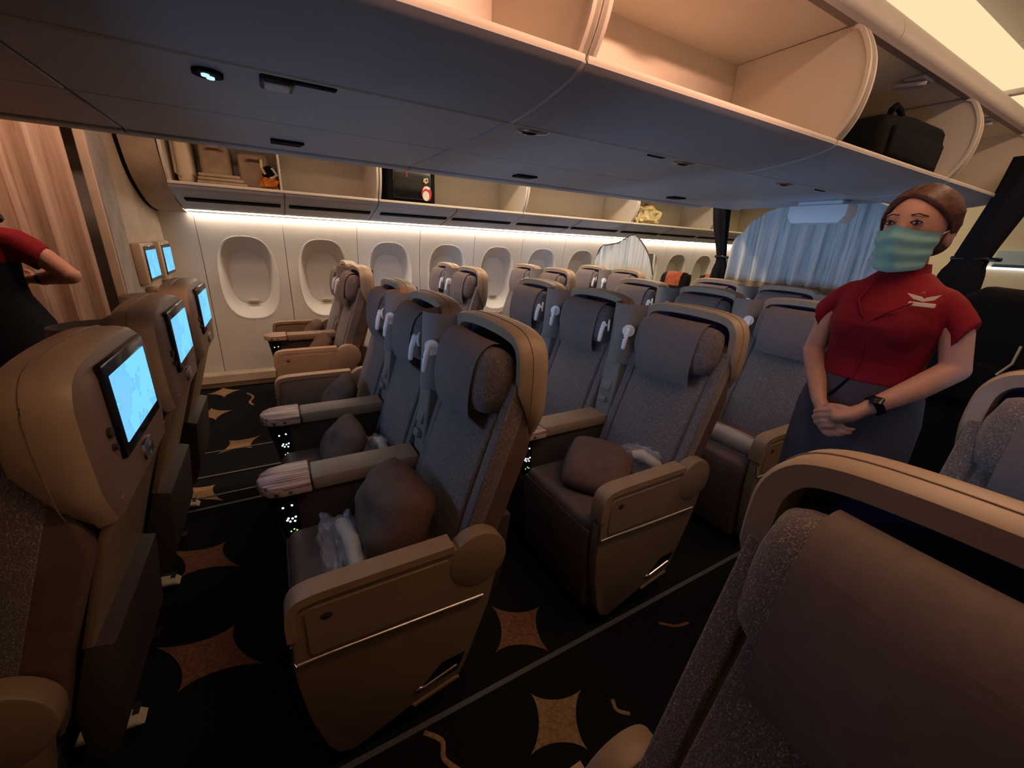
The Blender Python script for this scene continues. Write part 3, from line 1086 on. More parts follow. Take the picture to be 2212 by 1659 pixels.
    b._faces(vs, [(i, i + 1, m - 2 - i, m - 1 - i) for i in range((m - 1) // 2)])
    bmesh.ops.solidify(b.bm, geom=b.bm.faces[:], thickness=0.008)
    M['recess'] = b.mesh('recess', 40)
    # monitor in the back of the shell
    b = MB()
    rot = None
    b.box(0.636, 0.650, -0.140, 0.140, 0.985, 1.176, 0.006, 2)
    M['bezel'] = b.mesh('monitor', 40)
    b = MB(); b.box(0.6495, 0.6515, -0.121, 0.121, 1.013, 1.150); M['screen'] = b.mesh('screen')
    b = MB(); b.disc((0.640, -0.165, 1.055), 0.010, (1, 0, 0), 0.006, 14); b.disc((0.640, -0.165, 1.025), 0.006, (1, 0, 0), 0.008, 12); M['jack'] = b.mesh('headphone_jack')
    # lower back: tray table, hinge and pocket
    b = MB(); b.prism([(0.588, 0.855), (0.628, 0.945), (0.640, 0.930), (0.605, 0.845), (0.530, 0.610), (0.512, 0.612)], 'y', -0.195, 0.195, 0.006, 2); M['tray'] = b.mesh('tray_table', 40)
    b = MB(); b.prism([(0.515, 0.615), (0.560, 0.600), (0.535, 0.38), (0.505, 0.30), (0.455, 0.30), (0.462, 0.45)], 'y', -0.19, 0.19, 0.010, 2); M['pocket'] = b.mesh('literature_pocket', 40)
    b = MB(); b.box(0.628, 0.648, -0.03, 0.03, 0.925, 0.965, 0.005, 2); M['latch'] = b.mesh('tray_latch')
    # frame under the seat
    b = MB()
    b.box(0.0, 0.42, -0.20, 0.20, 0.30, 0.365, 0.01, 1)
    for y in (-0.15, 0.15):
        b.prism([(0.02, 0.30), (0.08, 0.30), (0.13, 0.03), (0.42, 0.03), (0.40, 0.0), (0.06, 0.0)], 'y', y - 0.02, y + 0.02)
    M['base'] = b.mesh('seat_frame')
    b = MB(); b.prism([(0.27, 0.045), (0.42, 0.028), (0.435, 0.012), (0.27, 0.026)], 'y', 0.10, 0.155, 0.004, 1); M['fairing'] = b.mesh('leg_fairing')
    # aisle-side panel, outer face at y = -0.278 (mirrored for the other side)
    outer = smooth_pts([(-0.078, 0.50), (-0.076, 0.58), (-0.062, 0.612), (-0.03, 0.624)], 4)[:-1] + [(-0.03, 0.624), (0.325, 0.624)]
    piv = [(0.405 + 0.085 * math.cos(a), 0.560 + 0.085 * math.sin(a)) for a in [R(d) for d in range(135, -50, -9)]]
    low = [(0.440, 0.38), (0.395, 0.255), (0.362, 0.165), (0.345, 0.135), (0.20, 0.105), (0.06, 0.055), (0.03, 0.045), (-0.01, 0.06), (-0.035, 0.11), (-0.065, 0.25), (-0.078, 0.38)]
    for s, k in ((-1, 'n'), (1, 'p')):
        b = MB(); b.prism(outer + [(0.345, 0.618)] + piv + low, 'y', s * 0.278, s * 0.236, 0.006, 2); M['side_' + k] = b.mesh('side_panel', 40)
        b = MB()
        top = smooth_pts([(-0.083, 0.52), (-0.081, 0.585), (-0.066, 0.622), (-0.030, 0.637), (0.05, 0.640), (0.328, 0.640)], 4)
        strip_prism(b, top, 'y', s * 0.2825, s * 0.226, -0.022)
        M['pad_' + k] = b.mesh('armrest_pad', 40)
        b = MB()
        b.prism([(0.405 + 0.089 * math.cos(R(d)), 0.560 + 0.089 * math.sin(R(d))) for d in range(0, 360, 12)], 'y', s * 0.281, s * 0.232, 0.006, 2)
        M['pivot_' + k] = b.mesh('pivot_cap', 40)
        b = MB(); b.prism([(-0.042, 0.470), (-0.042, 0.585), (-0.028, 0.600), (0.310, 0.600), (0.245, 0.452), (-0.036, 0.458)], 'y', s * 0.276, s * 0.2815, 0.002, 1); M['inset_' + k] = b.mesh('inset_plate', 40)
        b = MB(); b.ell((0.005, s * 0.2815, 0.565), (0.014, 0.0015, 0.011), 14, 6); M['emblem_' + k] = b.mesh('emblem')
        b = MB()
        b.tube([(-0.076, s * 0.274, 0.500), (-0.080, s * 0.281, 0.455), (-0.072, s * 0.2835, 0.4475), (0.0, s * 0.2835, 0.447), (0.418, s * 0.2835, 0.430)], 0.0042, 8)
        M['trim_' + k] = b.mesh('trim_strip')
        b = MB(); b.prism([(0.215, 0.150), (0.340, 0.165), (0.365, 0.225), (0.290, 0.222)], 'y', s * 0.277, s * 0.2795, 0.001, 1); M['cut_' + k] = b.mesh('foot_slot')
        b = MB(); b.tube([(0.225, s * 0.2825, 0.160), (0.335, s * 0.2825, 0.190)], 0.0045, 8); b.ell((0.220, s * 0.2825, 0.158), (0.016, 0.006, 0.012), 12, 6); M['lever_' + k] = b.mesh('release_lever')
        b = MB(); b.prism([(0.195, 0.108), (0.335, 0.138), (0.345, 0.126), (0.20, 0.094)], 'y', s * 0.270, s * 0.2815, 0.002, 1); M['kick_' + k] = b.mesh('kick_strip')
    # console between two seats, centred on y = 0 here
    b = MB()
    tip = [(-0.062, 0.082), (-0.105, 0.070), (-0.130, 0.044), (-0.140, 0.0), (-0.130, -0.044), (-0.105, -0.070), (-0.062, -0.082)]
    b.prism(tip + [(0.018, -0.082), (0.018, 0.082)], 'z', 0.602, 0.640, 0.006, 2); M['wood'] = b.mesh('console_top', 40)
    b = MB(); b.box(0.022, 0.392, -0.060, 0.060, 0.590, 0.641, 0.010, 2); M['arm'] = b.mesh('armrest', 40)
    b = MB()
    b.prism([(-0.115, 0.602), (0.02, 0.602), (0.36, 0.588), (0.38, 0.50), (0.36, 0.18), (0.02, 0.10), (-0.06, 0.12), (-0.085, 0.40)], 'y', -0.045, 0.045, 0.006, 2)
    M['console'] = b.mesh('console_body', 40)
    b = MB(); b.prism([(-0.112, 0.585), (-0.030, 0.585), (-0.030, 0.420), (-0.078, 0.420)], 'y', -0.051, -0.043, 0.003, 1); M['keypad'] = b.mesh('control_pad', 40)
    b = MB()
    for x, z in [(-0.075, 0.545), (-0.048, 0.548), (-0.064, 0.500), (-0.052, 0.496), (-0.042, 0.500), (-0.060, 0.486), (-0.046, 0.484), (-0.068, 0.493)]:
        b.disc((x, -0.0508, z), 0.0036, (0, -1, 0), 0.0012, 8)
    M['keys'] = b.mesh('lit_keys')
    b = MB()
    for x, z in [(-0.052, 0.452), (-0.062, 0.446), (-0.044, 0.446)]:
        b.disc((x, -0.0508, z), 0.0026, (0, -1, 0), 0.0012, 8)
    M['keys2'] = b.mesh('seat_keys')
    b = MB()
    for x in (-0.085, -0.045):
        b.disc((x, -0.082, 0.618), 0.006, (0, -1, 0), 0.004, 10)
    M['studs'] = b.mesh('studs')
    # wing between the headrests: a bent sheet, open at the top and back
    b = MB()
    plan = smooth_pts([(0.600, -0.100), (0.560, -0.092), (0.500, -0.076), (0.462, -0.058), (0.440, -0.030), (0.434, 0.0), (0.440, 0.030), (0.462, 0.058), (0.500, 0.076), (0.560, 0.092), (0.600, 0.100)], 3)

    def wfn(u, v):
        k = u * (len(plan) - 1)
        i = min(int(k), len(plan) - 2)
        p = [plan[i][c] + (plan[i + 1][c] - plan[i][c]) * (k - i) for c in (0, 1)]
        z = 0.89 + 0.285 * v
        sh = (v - 0.5) * 0.02
        pinch = 1.0 - 0.12 * (1 - v)
        return (p[0] + sh, p[1] * pinch, z)
    b.grid(wfn, 30, 6, 0.010)
    M['wing'] = b.mesh('divider_wing', 50)
    b = MB(); b.prism([(0.44, 0.90), (0.52, 0.90), (0.56, 0.98), (0.59, 0.98), (0.56, 0.82), (0.47, 0.60), (0.40, 0.60)], 'y', -0.052, 0.052, 0.006, 1); M['post'] = b.mesh('divider_post', 40)
    b = MB(); b.box(0.415, 0.450, -0.030, 0.030, 0.745, 0.800, 0.006, 2, Matrix.Rotation(0.33, 3, 'Y')); b.box(0.395, 0.425, -0.024, 0.024, 0.690, 0.720, 0.005, 2, Matrix.Rotation(0.33, 3, 'Y')); M['clip'] = b.mesh('belt_clip', 40)
    for s, k in ((-1, 'n'), (1, 'p')):
        b = MB()
        nrm = Vector((-0.75, s * 0.66, 0))
        c = Vector((0.452, s * 0.064, 1.058))
        b.disc(c, 0.028, nrm, 0.008, 22)
        a = c + nrm * 0.012
        e = a + nrm * 0.016
        b.tube([a, e], 0.006, 8)
        b.capsule([e + Vector((0, 0, 0.008)), e + Vector((-0.012, 0, -0.034)), e + Vector((-0.018, 0, -0.074))], [0.0105, 0.011, 0.0100], 12, 3)
        M['lamp_' + k] = b.mesh('reading_lamp', 40)
        b = MB()
        b.ell(e + Vector((-0.0195, -s * 0.002, -0.028)), (0.004, 0.004, 0.004), 10, 6)
        M['switch_' + k] = b.mesh('lamp_switch')
    return M


SM = seat_meshes()


_fill_lamps = []


def fill_lamp_data():
    if not _fill_lamps:
        l = bpy.data.lights.new('screen_fill_lamp', 'AREA')  # added blue area lamp on each screen, boosting the light it gives
        l.shape = 'RECTANGLE'
        l.size, l.size_y, l.energy, l.color, l.spread = 0.13, 0.23, 0.62, (0.32, 0.56, 1.0), R(170)
        _fill_lamps.append(l)
    return _fill_lamps[0]


def make_seat(cx, cy, label, group, panels='', console=None, rows_screen=True, name='airline_seat', dark=False):
    """panels: 'n' / 'p' for side panels on the -y / +y side; console: y offset of the shared console (with wing) or None"""
    t = tag(empty(name, (cx, cy, 0)), label, 'seat', group)

    def P(nm, key, m, par=t, loc=None):
        return obj(nm, SM[key], m, par, loc)
    P('seat_cushion', 'cushion', 'seat_leather')
    P('leg_rest', 'leg_rest', 'seat_leather')
    br = P('backrest', 'backrest', 'seat_leather')
    P('back_pad', 'back_pad', 'seat_cloth', br)
    P('bolster', 'bolster_n', 'seat_cloth', br)
    P('bolster', 'bolster_p', 'seat_cloth', br)
    hr = P('headrest', 'headrest', 'seat_cloth')
    P('headrest_cover', 'cover', 'cover_cloth', hr)
    sh = P('shell', 'shell', 'shell_tan')
    P('recess', 'recess', 'navy', sh)
    P('back_panel', 'shell_back', 'shell_back', sh)
    P('shell_seam', 'seam', 'panel_tan', sh)
    mo = P('monitor', 'bezel', 'black_gloss') if rows_screen else None
    if mo:
        P('screen', 'screen', 'screen_map', mo)
        gl = bpy.data.objects.new('screen_fill_lamp', fill_lamp_data())
        COL.objects.link(gl)
        gl.parent = mo
        gl.location = (0.654, 0, 1.08)
        gl.rotation_euler = (0, R(-90), 0)
    P('headphone_jack', 'jack', 'panel_dark')
    P('tray_table', 'tray', 'panel_tan')
    P('tray_latch', 'latch', 'chrome')
    P('literature_pocket', 'pocket', 'panel_dark')
    P('seat_frame', 'base', 'seat_base')
    P('leg_fairing', 'fairing', 'cream')
    for k in panels:
        sp = P('side_panel', 'side_' + k, 'panel_tan')
        P('armrest_pad', 'pad_' + k, 'pad_tan', sp)
        P('pivot_cap', 'pivot_' + k, 'panel_tan', sp)
        P('inset_plate', 'inset_' + k, 'panel_tan', sp)
        P('emblem', 'emblem_' + k, 'panel_dark', sp)
        P('trim_strip', 'trim_' + k, 'chrome', sp)
        P('foot_slot', 'cut_' + k, 'black_matt', sp)
        P('release_lever', 'lever_' + k, 'chrome', sp)
        P('kick_strip', 'kick_' + k, 'pad_tan', sp)
    if console is not None:
        L = (0, console, 0)
        cb = P('console', 'console', 'panel_dark', t, L)
        P('console_top', 'wood', 'armrest_wood', cb)
        P('armrest', 'arm', 'pad_tan', cb)
        P('control_pad', 'keypad', 'black_gloss', cb)
        P('lit_keys', 'keys', 'key_light', cb)
        P('seat_keys', 'keys2', 'key_green', cb)
        P('studs', 'studs', 'chrome', cb)
        w = P('divider_wing', 'wing', 'wing_grey', t, L)
        P('divider_post', 'post', 'wing_grey', w)
        P('belt_clip', 'clip', 'wing_grey', w)
        for k in 'np':
            P('reading_lamp', 'lamp_' + k, 'lamp_white', w)
        P('lamp_switch', 'switch_n', 'black_gloss', w)
    return t


CY = [1.105, 1.690, 2.275]
row_txt = {1: 'front row of the middle block, seen from behind', 2: 'second row of the middle block', 3: 'third row of the middle block', 4: 'fourth row of the middle block', 5: 'last row of the middle block before the curtain'}
pos_txt = ['aisle seat nearest the camera', 'middle seat', 'far aisle seat']
CENTRE = {}
for r in range(1, 6):
    for c in range(3):
        CENTRE[(r, c)] = make_seat(PITCH_ROW * (r - 2) + (0.004 if r == 1 else 0.0), CY[c], '%s, %s' % (pos_txt[c], row_txt[r]), 'seats of the middle block',
                                   panels=['n', '', 'p'][c], console=None if c == 0 else -0.2925, rows_screen=r < 5)
WIN_Y = [3.3965, 3.982]
wrow = ['first', 'second', 'third', 'fourth']
FAR = {}
for r in range(4):
    for c in range(2):
        FAR[(r, c)] = make_seat(PITCH_ROW * r, WIN_Y[c], '%s, %s row of the far side pair' % (['brown aisle seat', 'brown window seat'][c], wrow[r]),
                                'seat pairs by the far windows', panels=['n', 'p'][c], console=None if c == 0 else -0.2925, rows_screen=r < 3)
NEAR_A = make_seat(0.0, 0.002, 'huge dark tweed seat in the right foreground with pale shell rim', 'seats of the near side', panels='p')
NEAR_B = make_seat(PITCH_ROW, 0.002, 'shaded seat at the right edge behind the foreground seat', 'seats of the near side', panels='p')

# screens on the bulkhead
for k, (y, lab) in enumerate(((3.65, 'bulkhead screen box nearer the curtain'), (4.165, 'bulkhead screen box beside the sidewall'))):
    t = tag(empty('wall_monitor', (-0.757, y, 1.18)), lab, 'screen', 'screens on the bulkhead')
    b = MB(); b.box(0.0, 0.05, -0.20, 0.16, -0.125, 0.13, 0.010, 2); obj('housing', b.mesh('housing'), 'shell_tan', t)
    b = MB(); b.box(0.05, 0.056, -0.145, 0.150, -0.11, 0.11, 0.003, 1); m = obj('bezel', b.mesh('bezel'), 'black_gloss', t)
    b = MB(); b.box(0.056, 0.058, -0.130, 0.138, -0.088, 0.085); obj('screen', b.mesh('screen'), 'screen_map', m)
    b = MB(); b.box(0.0, 0.09, -0.10, -0.02, -0.19, -0.15, 0.010, 2); obj('coat_hook', b.mesh('coat_hook'), 'shell_tan', t)

# ------------------------------------------------------------------ economy seats behind the dividers
b = MB(); b.box(-0.05, 0.40, -0.22, 0.22, 0.30, 0.46, 0.03, 3); E_C = b.mesh('seat_cushion', 60)
b = MB(); b.prism([(0.34, 0.42), (0.46, 1.08), (0.50, 1.13), (0.56, 1.13), (0.57, 1.05), (0.46, 0.42)], 'y', -0.215, 0.215, 0.025, 3); E_B = b.mesh('backrest', 60)
b = MB(); b.prism([(0.445, 0.94), (0.455, 1.09), (0.49, 1.145), (0.56, 1.145), (0.58, 1.05), (0.52, 0.94)], 'y', -0.165, 0.165, 0.03, 4); E_H = b.mesh('headrest', 60)
b = MB(); b.prism([(0.438, 0.93), (0.449, 1.095), (0.487, 1.152), (0.565, 1.152), (0.52, 1.10), (0.50, 0.93)], 'y', -0.12, 0.12, 0.008, 2); E_V = b.mesh('headrest_cover', 60)
b = MB()
b.box(0.02, 0.40, -0.18, 0.18, 0.26, 0.31, 0.01, 1)
for y in (-0.15, 0.15):
    b.prism([(0.05, 0.27), (0.12, 0.27), (0.16, 0.0), (0.10, 0.0)], 'y', y - 0.015, y + 0.015)
    b.prism([(0.28, 0.27), (0.35, 0.27), (0.40, 0.0), (0.34, 0.0)], 'y', y - 0.015, y + 0.015)
E_F = b.mesh('seat_frame')
b = MB(); b.prism([(0.0, 0.60), (0.40, 0.63), (0.46, 0.60), (0.42, 0.42), (0.36, 0.25), (0.05, 0.30), (0.0, 0.42)], 'y', -0.275, -0.235, 0.008, 2); E_A = b.mesh('armrest', 50)
b = MB(); b.tube([(0.0, -0.278, 0.47), (0.40, -0.278, 0.49)], 0.005, 6); E_T = b.mesh('trim_strip')
for x, y, lab in ((4.22, 3.80, 'economy seat with orange-red printed headrest cover beyond the far divider'), (4.34, 3.30, 'second economy seat with dark red headrest cover beside the black curtain'),
                  (3.98, 1.10, 'dark economy seat with beige armrest just right of the attendant')):
    t = tag(empty('economy_seat', (x, y, 0)), lab, 'seat', 'economy seats beyond the dividers')
    obj('seat_cushion', E_C, 'seat_leather', t)
    bb = obj('backrest', E_B, 'black_matt', t)
    h = obj('headrest', E_H, 'black_matt', t)
    obj('headrest_cover', E_V, 'econ_red', h)
    obj('seat_frame', E_F, 'seat_base', t)
    a = obj('armrest', E_A, 'cream', t)
    obj('trim_strip', E_T, 'chrome', a)

# ------------------------------------------------------------------ soft things on the seats
def pillow_mesh(w, d, h, seed, crease=0.0):
    rnd = random.Random(seed)
    o = rnd.uniform(0, 50)
    b = MB()
    nu = 22
    rings_top, vs, fs = [], [], []

    def pt(u, v, s):
        x, y = 2 * u - 1, 2 * v - 1
        e = max(0.0, (1 - abs(x) ** 3.2)) ** 0.55 * max(0.0, (1 - abs(y) ** 3.2)) ** 0.55
        pin = 1 - 0.05 * (x * x * (1 - y * y) + y * y * (1 - x * x)) - 0.16 * x * x * y * y
        wr = mnoise.noise(Vector((x * 2.3 + o, y * 2.3, s * 3))) * 0.16 + crease * math.sin(x * 4 + y * 3 + o) * 0.10
        return Vector((x * w / 2 * pin, y * d / 2 * pin, s * h / 2 * e * (1 + wr)))
    b.grid(lambda u, v: pt(u, v, 1), nu, nu)
    b.grid(lambda u, v: pt(u, 1 - v, -1), nu, nu)
    bmesh.ops.remove_doubles(b.bm, verts=b.bm.verts, dist=2e-4)
    return b.mesh('pillow', 70)


def pillow(loc, size, rot, label, seed, crease=0.6):
    b = pillow_mesh(*size, seed, crease)
    o = obj('pillow', b, 'pillow_brown', None, loc)
    o.rotation_euler = rot
    return tag(o, label, 'pillow', 'brown pillows on the seats')


pillow((0.232, 1.09, 0.612), (0.27, 0.34, 0.19), (0.0, R(-62), 0.06), 'plump creased brown pillow on the aisle seat nearest the camera', 3, 1.0)
pillow((0.165, 1.72, 0.555), (0.24, 0.34, 0.11), (0.0, R(-48), 0.05), 'brown pillow leaning on the middle seat of the second row', 4)
pillow((0.215, 2.24, 0.575), (0.28, 0.34, 0.11), (0.0, R(-50), -0.05), 'brown pillow on the far aisle seat of the second row', 5)
pillow((1.085, 1.10, 0.545), (0.30, 0.30, 0.11), (0.05, R(-22), R(38)), 'brown pillow lying turned on the third row aisle seat', 6)
pillow((0.225, 3.37, 0.575), (0.28, 0.34, 0.11), (0, R(-50), 0), 'brown pillow on the first far aisle seat', 7)
pillow((0.225, 3.98, 0.575), (0.28, 0.34, 0.11), (0, R(-50), 0), 'brown pillow on the first far window seat', 8)


def crumple(name, size, seed, nu=20, amp=0.35):
    o = seed * 7.1
    b = MB()

    def fn(u, v):
        a, t = u * 2 * PI, (v - 0.5) * PI * 0.98
        d = Vector((math.cos(t) * math.cos(a), math.cos(t) * math.sin(a), math.sin(t)))
        k = 1 + amp * mnoise.noise(d * 2.2 + Vector((o, 0, 0))) + amp * 0.7 * mnoise.noise(d * 6.0 + Vector((0, o, 0)))
        s = [math.copysign(abs(c) ** 0.7, c) for c in d]
        return (s[0] * size[0] / 2 * k, s[1] * size[1] / 2 * k, s[2] * size[2] / 2 * k)
    b.grid(fn, nu * 2, nu)
    bmesh.ops.remove_doubles(b.bm, verts=b.bm.verts, dist=1e-4)
    return b.mesh(name, 22)


def packet(loc, size, rz, label, seed, inner='cream', isz=0.35):
    t = tag(empty('wrapped_headset', loc, rz), label, 'packet', 'plastic wrapped packets on the seats')
    obj('film', crumple('film', size, seed), 'film', t)
    b = MB(); b.capsule([(size[0] * 0.22, -size[1] * 0.42, 0.0), (size[0] * 0.30, 0, size[2] * 0.18), (size[0] * 0.2, size[1] * 0.42, 0.0)], [size[0] * isz * 0.6, size[0] * isz * 0.7, size[0] * isz * 0.6], 10, 3)
    obj('strap', b.mesh('strap', 60), inner, t)
    return t


packet((0.072, 1.075, 0.525), (0.11, 0.30, 0.10), 0.05, 'clear plastic packet with a cream strap before the plump pillow', 2)
packet((0.275, 1.60, 0.575), (0.09, 0.12, 0.08), 0.3, 'small shiny packet beside the middle pillow of the second row', 3)
packet((1.245, 1.02, 0.565), (0.10, 0.16, 0.13), 0.5, 'clear plastic packet beside the turned pillow in the third row', 5)
packet((0.30, 3.58, 0.60), (0.05, 0.10, 0.08), 0.0, 'white packet tucked by the first far aisle seat console', 6, 'tag_white')
t = tag(empty('wrapped_blanket', (1.93, 1.08, 0.52)), 'rolled blanket in glossy plastic on the fourth row aisle seat', 'blanket')
b = MB(); b.capsule([(0, -0.17, 0), (0.01, 0, 0.004), (0, 0.17, 0)], [0.040, 0.044, 0.040], 14, 4); obj('blanket_roll', b.mesh('blanket_roll', 60), 'beige_cloth', t)
obj('film', crumple('film', (0.105, 0.42, 0.10), 9, 18, 0.15), 'film', t)

# ------------------------------------------------------------------ bags in the bins
t = tag(empty('laptop_bag', (2.53, 0.975, 1.812)), 'black soft laptop bag with handle lying in the open bin', 'bag')
b = MB(); b.prism([(-0.33, 0.0), (-0.345, 0.03), (-0.34, 0.14), (-0.31, 0.165), (-0.05, 0.195), (0.25, 0.200), (0.29, 0.19), (0.30, 0.15), (0.33, 0.14), (0.31, 0.0)], 'y', -0.085, 0.085, 0.03, 4); obj('bag_body', b.mesh('bag_body', 50), 'black_matt', t)
b = MB(); b.tube([(-0.12, 0, 0.185), (-0.115, 0, 0.225), (-0.085, 0, 0.245), (-0.03, 0, 0.235), (0.02, 0, 0.195)], 0.013, 8); obj('handle', b.mesh('handle'), 'black_matt', t)
b = MB(); b.box(-0.28, 0.24, -0.10, -0.080, 0.02, 0.13, 0.012, 3); obj('front_pocket', b.mesh('front_pocket'), 'black_matt', t)
b = MB(); b.tube([(-0.31, -0.07, 0.155), (0.0, -0.075, 0.183), (0.27, -0.07, 0.183)], 0.004, 6); obj('zip', b.mesh('zip'), 'panel_dark', t)

t = tag(empty('cabin_suitcase', (1.135, 3.97, 1.706)), 'black suitcase in the far bin with luggage tags', 'suitcase')
b = MB(); b.box(-0.215, 0.215, -0.16, 0.20, 0.0, 0.30, 0.03, 3); obj('case_body', b.mesh('case_body', 50), 'black_matt', t)
b = MB(); b.box(-0.17, 0.17, -0.175, -0.155, 0.03, 0.26, 0.012, 2); obj('front_panel', b.mesh('front_panel', 50), 'black_gloss', t)
b = MB(); b.box(-0.055, -0.043, -0.182, -0.174, 0.20, 0.27, 0.003, 1); obj('zip_tag', b.mesh('zip_tag'), 'tag_red', t)
b = MB(); b.box(-0.050, -0.046, -0.184, -0.176, 0.262, 0.285); obj('zip_pull', b.mesh('zip_pull'), 'chrome', t)
tg = empty('luggage_tag', (0, 0, 0)); tg.parent = t
b = MB(); b.prism([(0.090, 0.178), (0.118, 0.162), (0.142, 0.182), (0.136, 0.212), (0.100, 0.205)], 'y', -0.186, -0.180, 0.002, 1); obj('tag_card', b.mesh('tag_card'), 'yellow_plastic', tg)
b = MB(); b.disc((0.122, -0.187, 0.193), 0.007, (0, -1, 0), 0.002, 10); obj('tag_eyelet', b.mesh('tag_eyelet'), 'black_gloss', tg)
tg = empty('round_tag', (0, 0, 0)); tg.parent = t
b = MB(); b.prism([(0.122 + 0.046 * math.cos(R(d)), 0.088 + 0.062 * math.sin(R(d))) for d in range(0, 360, 15)], 'y', -0.186, -0.180, 0.002, 1); obj('tag_disc', b.mesh('tag_disc'), 'tag_red', tg)
b = MB(); b.prism([(0.085, 0.108), (0.112, 0.128), (0.140, 0.118), (0.155, 0.125), (0.150, 0.138), (0.125, 0.147), (0.098, 0.138)], 'y', -0.189, -0.185); obj('tag_chevron', b.mesh('tag_chevron'), 'tag_white', tg)
b = MB(); b.prism([(0.115 + 0.030 * math.cos(R(d)), 0.068 + 0.040 * math.sin(R(d))) for d in range(0, 360, 18)], 'y', -0.189, -0.185); obj('tag_window', b.mesh('tag_window'), 'tag_white', tg)

t = tag(empty('folded_pillow_pack', (-0.452, 3.99, 1.706)), 'tall cream padded pack at the forward end of the far bin', 'bag')
b = MB(); b.box(-0.045, 0.045, -0.17, 0.2, 0.0, 0.33, 0.03, 4); obj('pack_body', b.mesh('pack_body', 60), 'cream', t)
b = MB(); b.tube([(-0.02, -0.172, 0.30), (-0.045, -0.18, 0.28), (-0.048, -0.18, 0.06), (-0.02, -0.172, 0.04)], 0.008, 6); obj('pack_strap', b.mesh('pack_strap'), 'beige_cloth', t)
for k, (x, w, h, lab) in enumerate(((-0.275, 0.19, 0.30, 'tall beige blanket bundle left of the other bundle'), (-0.035, 0.20, 0.255, 'beige blanket bundle with a grip beside the orange bag'))):
    t = tag(empty('blanket_bundle', (x, 4.08, 1.706)), lab, 'blanket', 'blanket bundles in the far bin')
    obj('bundle', boxm('bundle', -w / 2, w / 2, -0.13, 0.13, 0.0, h, 0.035, 4), 'beige_cloth', t)
    b = MB(); b.tube([(-0.05, -0.135, h - 0.05), (-0.03, -0.165, h - 0.035), (0.03, -0.165, h - 0.035), (0.05, -0.135, h - 0.05)], 0.012, 8); obj('grip', b.mesh('grip'), 'beige_cloth', t)
t = tag(empty('folded_blanket', (-0.24, 3.87, 1.712)), 'flat folded beige blanket lying before the bundles', 'blanket')
for i in range(3):
    obj('fold', boxm('fold', -0.15 + 0.006 * i, 0.15 - 0.02 * i, -0.07, 0.07, 0.024 * i, 0.024 * i + 0.023, 0.010, 3), 'beige_cloth', t)
tag(obj('crumpled_bag', crumple('crumpled_bag', (0.11, 0.13, 0.085), 4), 'orange_cloth', None, (0.055, 3.875, 1.755)), 'crumpled orange bag in the far bin', 'bag')
t = tag(empty('rolled_pouch', (0.062, 3.90, 1.835)), 'black and pale pouch on top of the orange bag', 'pouch')
obj('pouch', crumple('pouch', (0.09, 0.12, 0.085), 6, 16, 0.2), 'black_matt', t)
b = MB(); b.tube([(-0.045, -0.07, 0.075), (-0.048, -0.075, 0.02), (-0.03, -0.075, -0.02)], 0.010, 8); obj('pouch_tag', b.mesh('pouch_tag'), 'yellow_plastic', t)
b = MB(); b.tube([(0.02, -0.065, 0.03), (0.045, -0.065, -0.02), (0.0, -0.07, -0.045)], 0.012, 8); obj('pouch_strap', b.mesh('pouch_strap'), 'tag_white', t)
tag(obj('plastic_bag', crumple('plastic_bag', (0.42, 0.22, 0.22), 11, 20, 0.4), 'yellow_plastic', None, (4.10, 3.92, 1.815)), 'crumpled yellowish plastic bag in the far bin', 'bag')

# luggage standing in the near aisle behind the attendant
t = tag(empty('upright_suitcase', (3.0, 0.52, 0.0)), 'black upright suitcase in the aisle shadow behind the attendant', 'suitcase')
b = MB(); b.box(-0.12, 0.12, -0.17, 0.17, 0.05, 0.76, 0.04, 3); obj('case_body', b.mesh('case_body', 50), 'black_matt', t)
for x in (-0.09, 0.09):
    for y in (-0.13, 0.13):
        b = MB(); b.tube([(x, y - 0.012, 0.026), (x, y + 0.012, 0.026)], 0.026, 14); obj('wheel', b.mesh('wheel'), 'black_gloss', t)
t = tag(empty('backpack', (2.98, 0.52, 0.76)), 'black backpack with pale straps at the right edge behind the attendant', 'backpack')
b = MB(); b.prism([(-0.19, 0.0), (-0.20, 0.25), (-0.17, 0.46), (-0.10, 0.555), (0.06, 0.565), (0.14, 0.50), (0.18, 0.30), (0.17, 0.0)], 'x', -0.13, 0.12, 0.05, 4); obj('bag_body', b.mesh('bag_body', 60), 'black_matt', t)
b = MB(); b.prism([(-0.12, 0.03), (-0.13, 0.22), (0.10, 0.24), (0.11, 0.03)], 'x', -0.165, -0.12, 0.02, 3); obj('front_pocket', b.mesh('front_pocket', 60), 'black_matt', t)
b = MB(); b.tube([(-0.17, -0.02, 0.20), (-0.175, 0.0, 0.13), (-0.17, 0.04, 0.08), (-0.165, 0.07, 0.05)], 0.012, 8, 0.4); obj('strap', b.mesh('strap'), 'cream', t)
b = MB(); b.tube([(-0.15, -0.13, 0.33), (-0.16, -0.13, 0.25), (-0.165, -0.10, 0.19)], 0.012, 8, 0.4); obj('strap', b.mesh('strap'), 'cream', t)


# ------------------------------------------------------------------ people
def fuse(mb, name, voxel, it=6):
    """blend overlapping closed shapes into one continuous skin"""
    me = mb.mesh(name + '_raw')
    o = bpy.data.objects.new(name + '_raw', me)
    COL.objects.link(o)
    m = o.modifiers.new('r', 'REMESH')
    m.mode = 'VOXEL'
    m.voxel_size = voxel
    s = o.modifiers.new('s', 'SMOOTH')
    s.iterations = it
    s.factor = 0.5
    dg = bpy.context.evaluated_depsgraph_get()
    out = bpy.data.meshes.new_from_object(o.evaluated_get(dg))
    out.name = name
    bpy.data.objects.remove(o)
    bpy.data.meshes.remove(me)
    for p in out.polygons:
        p.use_smooth = True
    out.materials.clear()
    return out


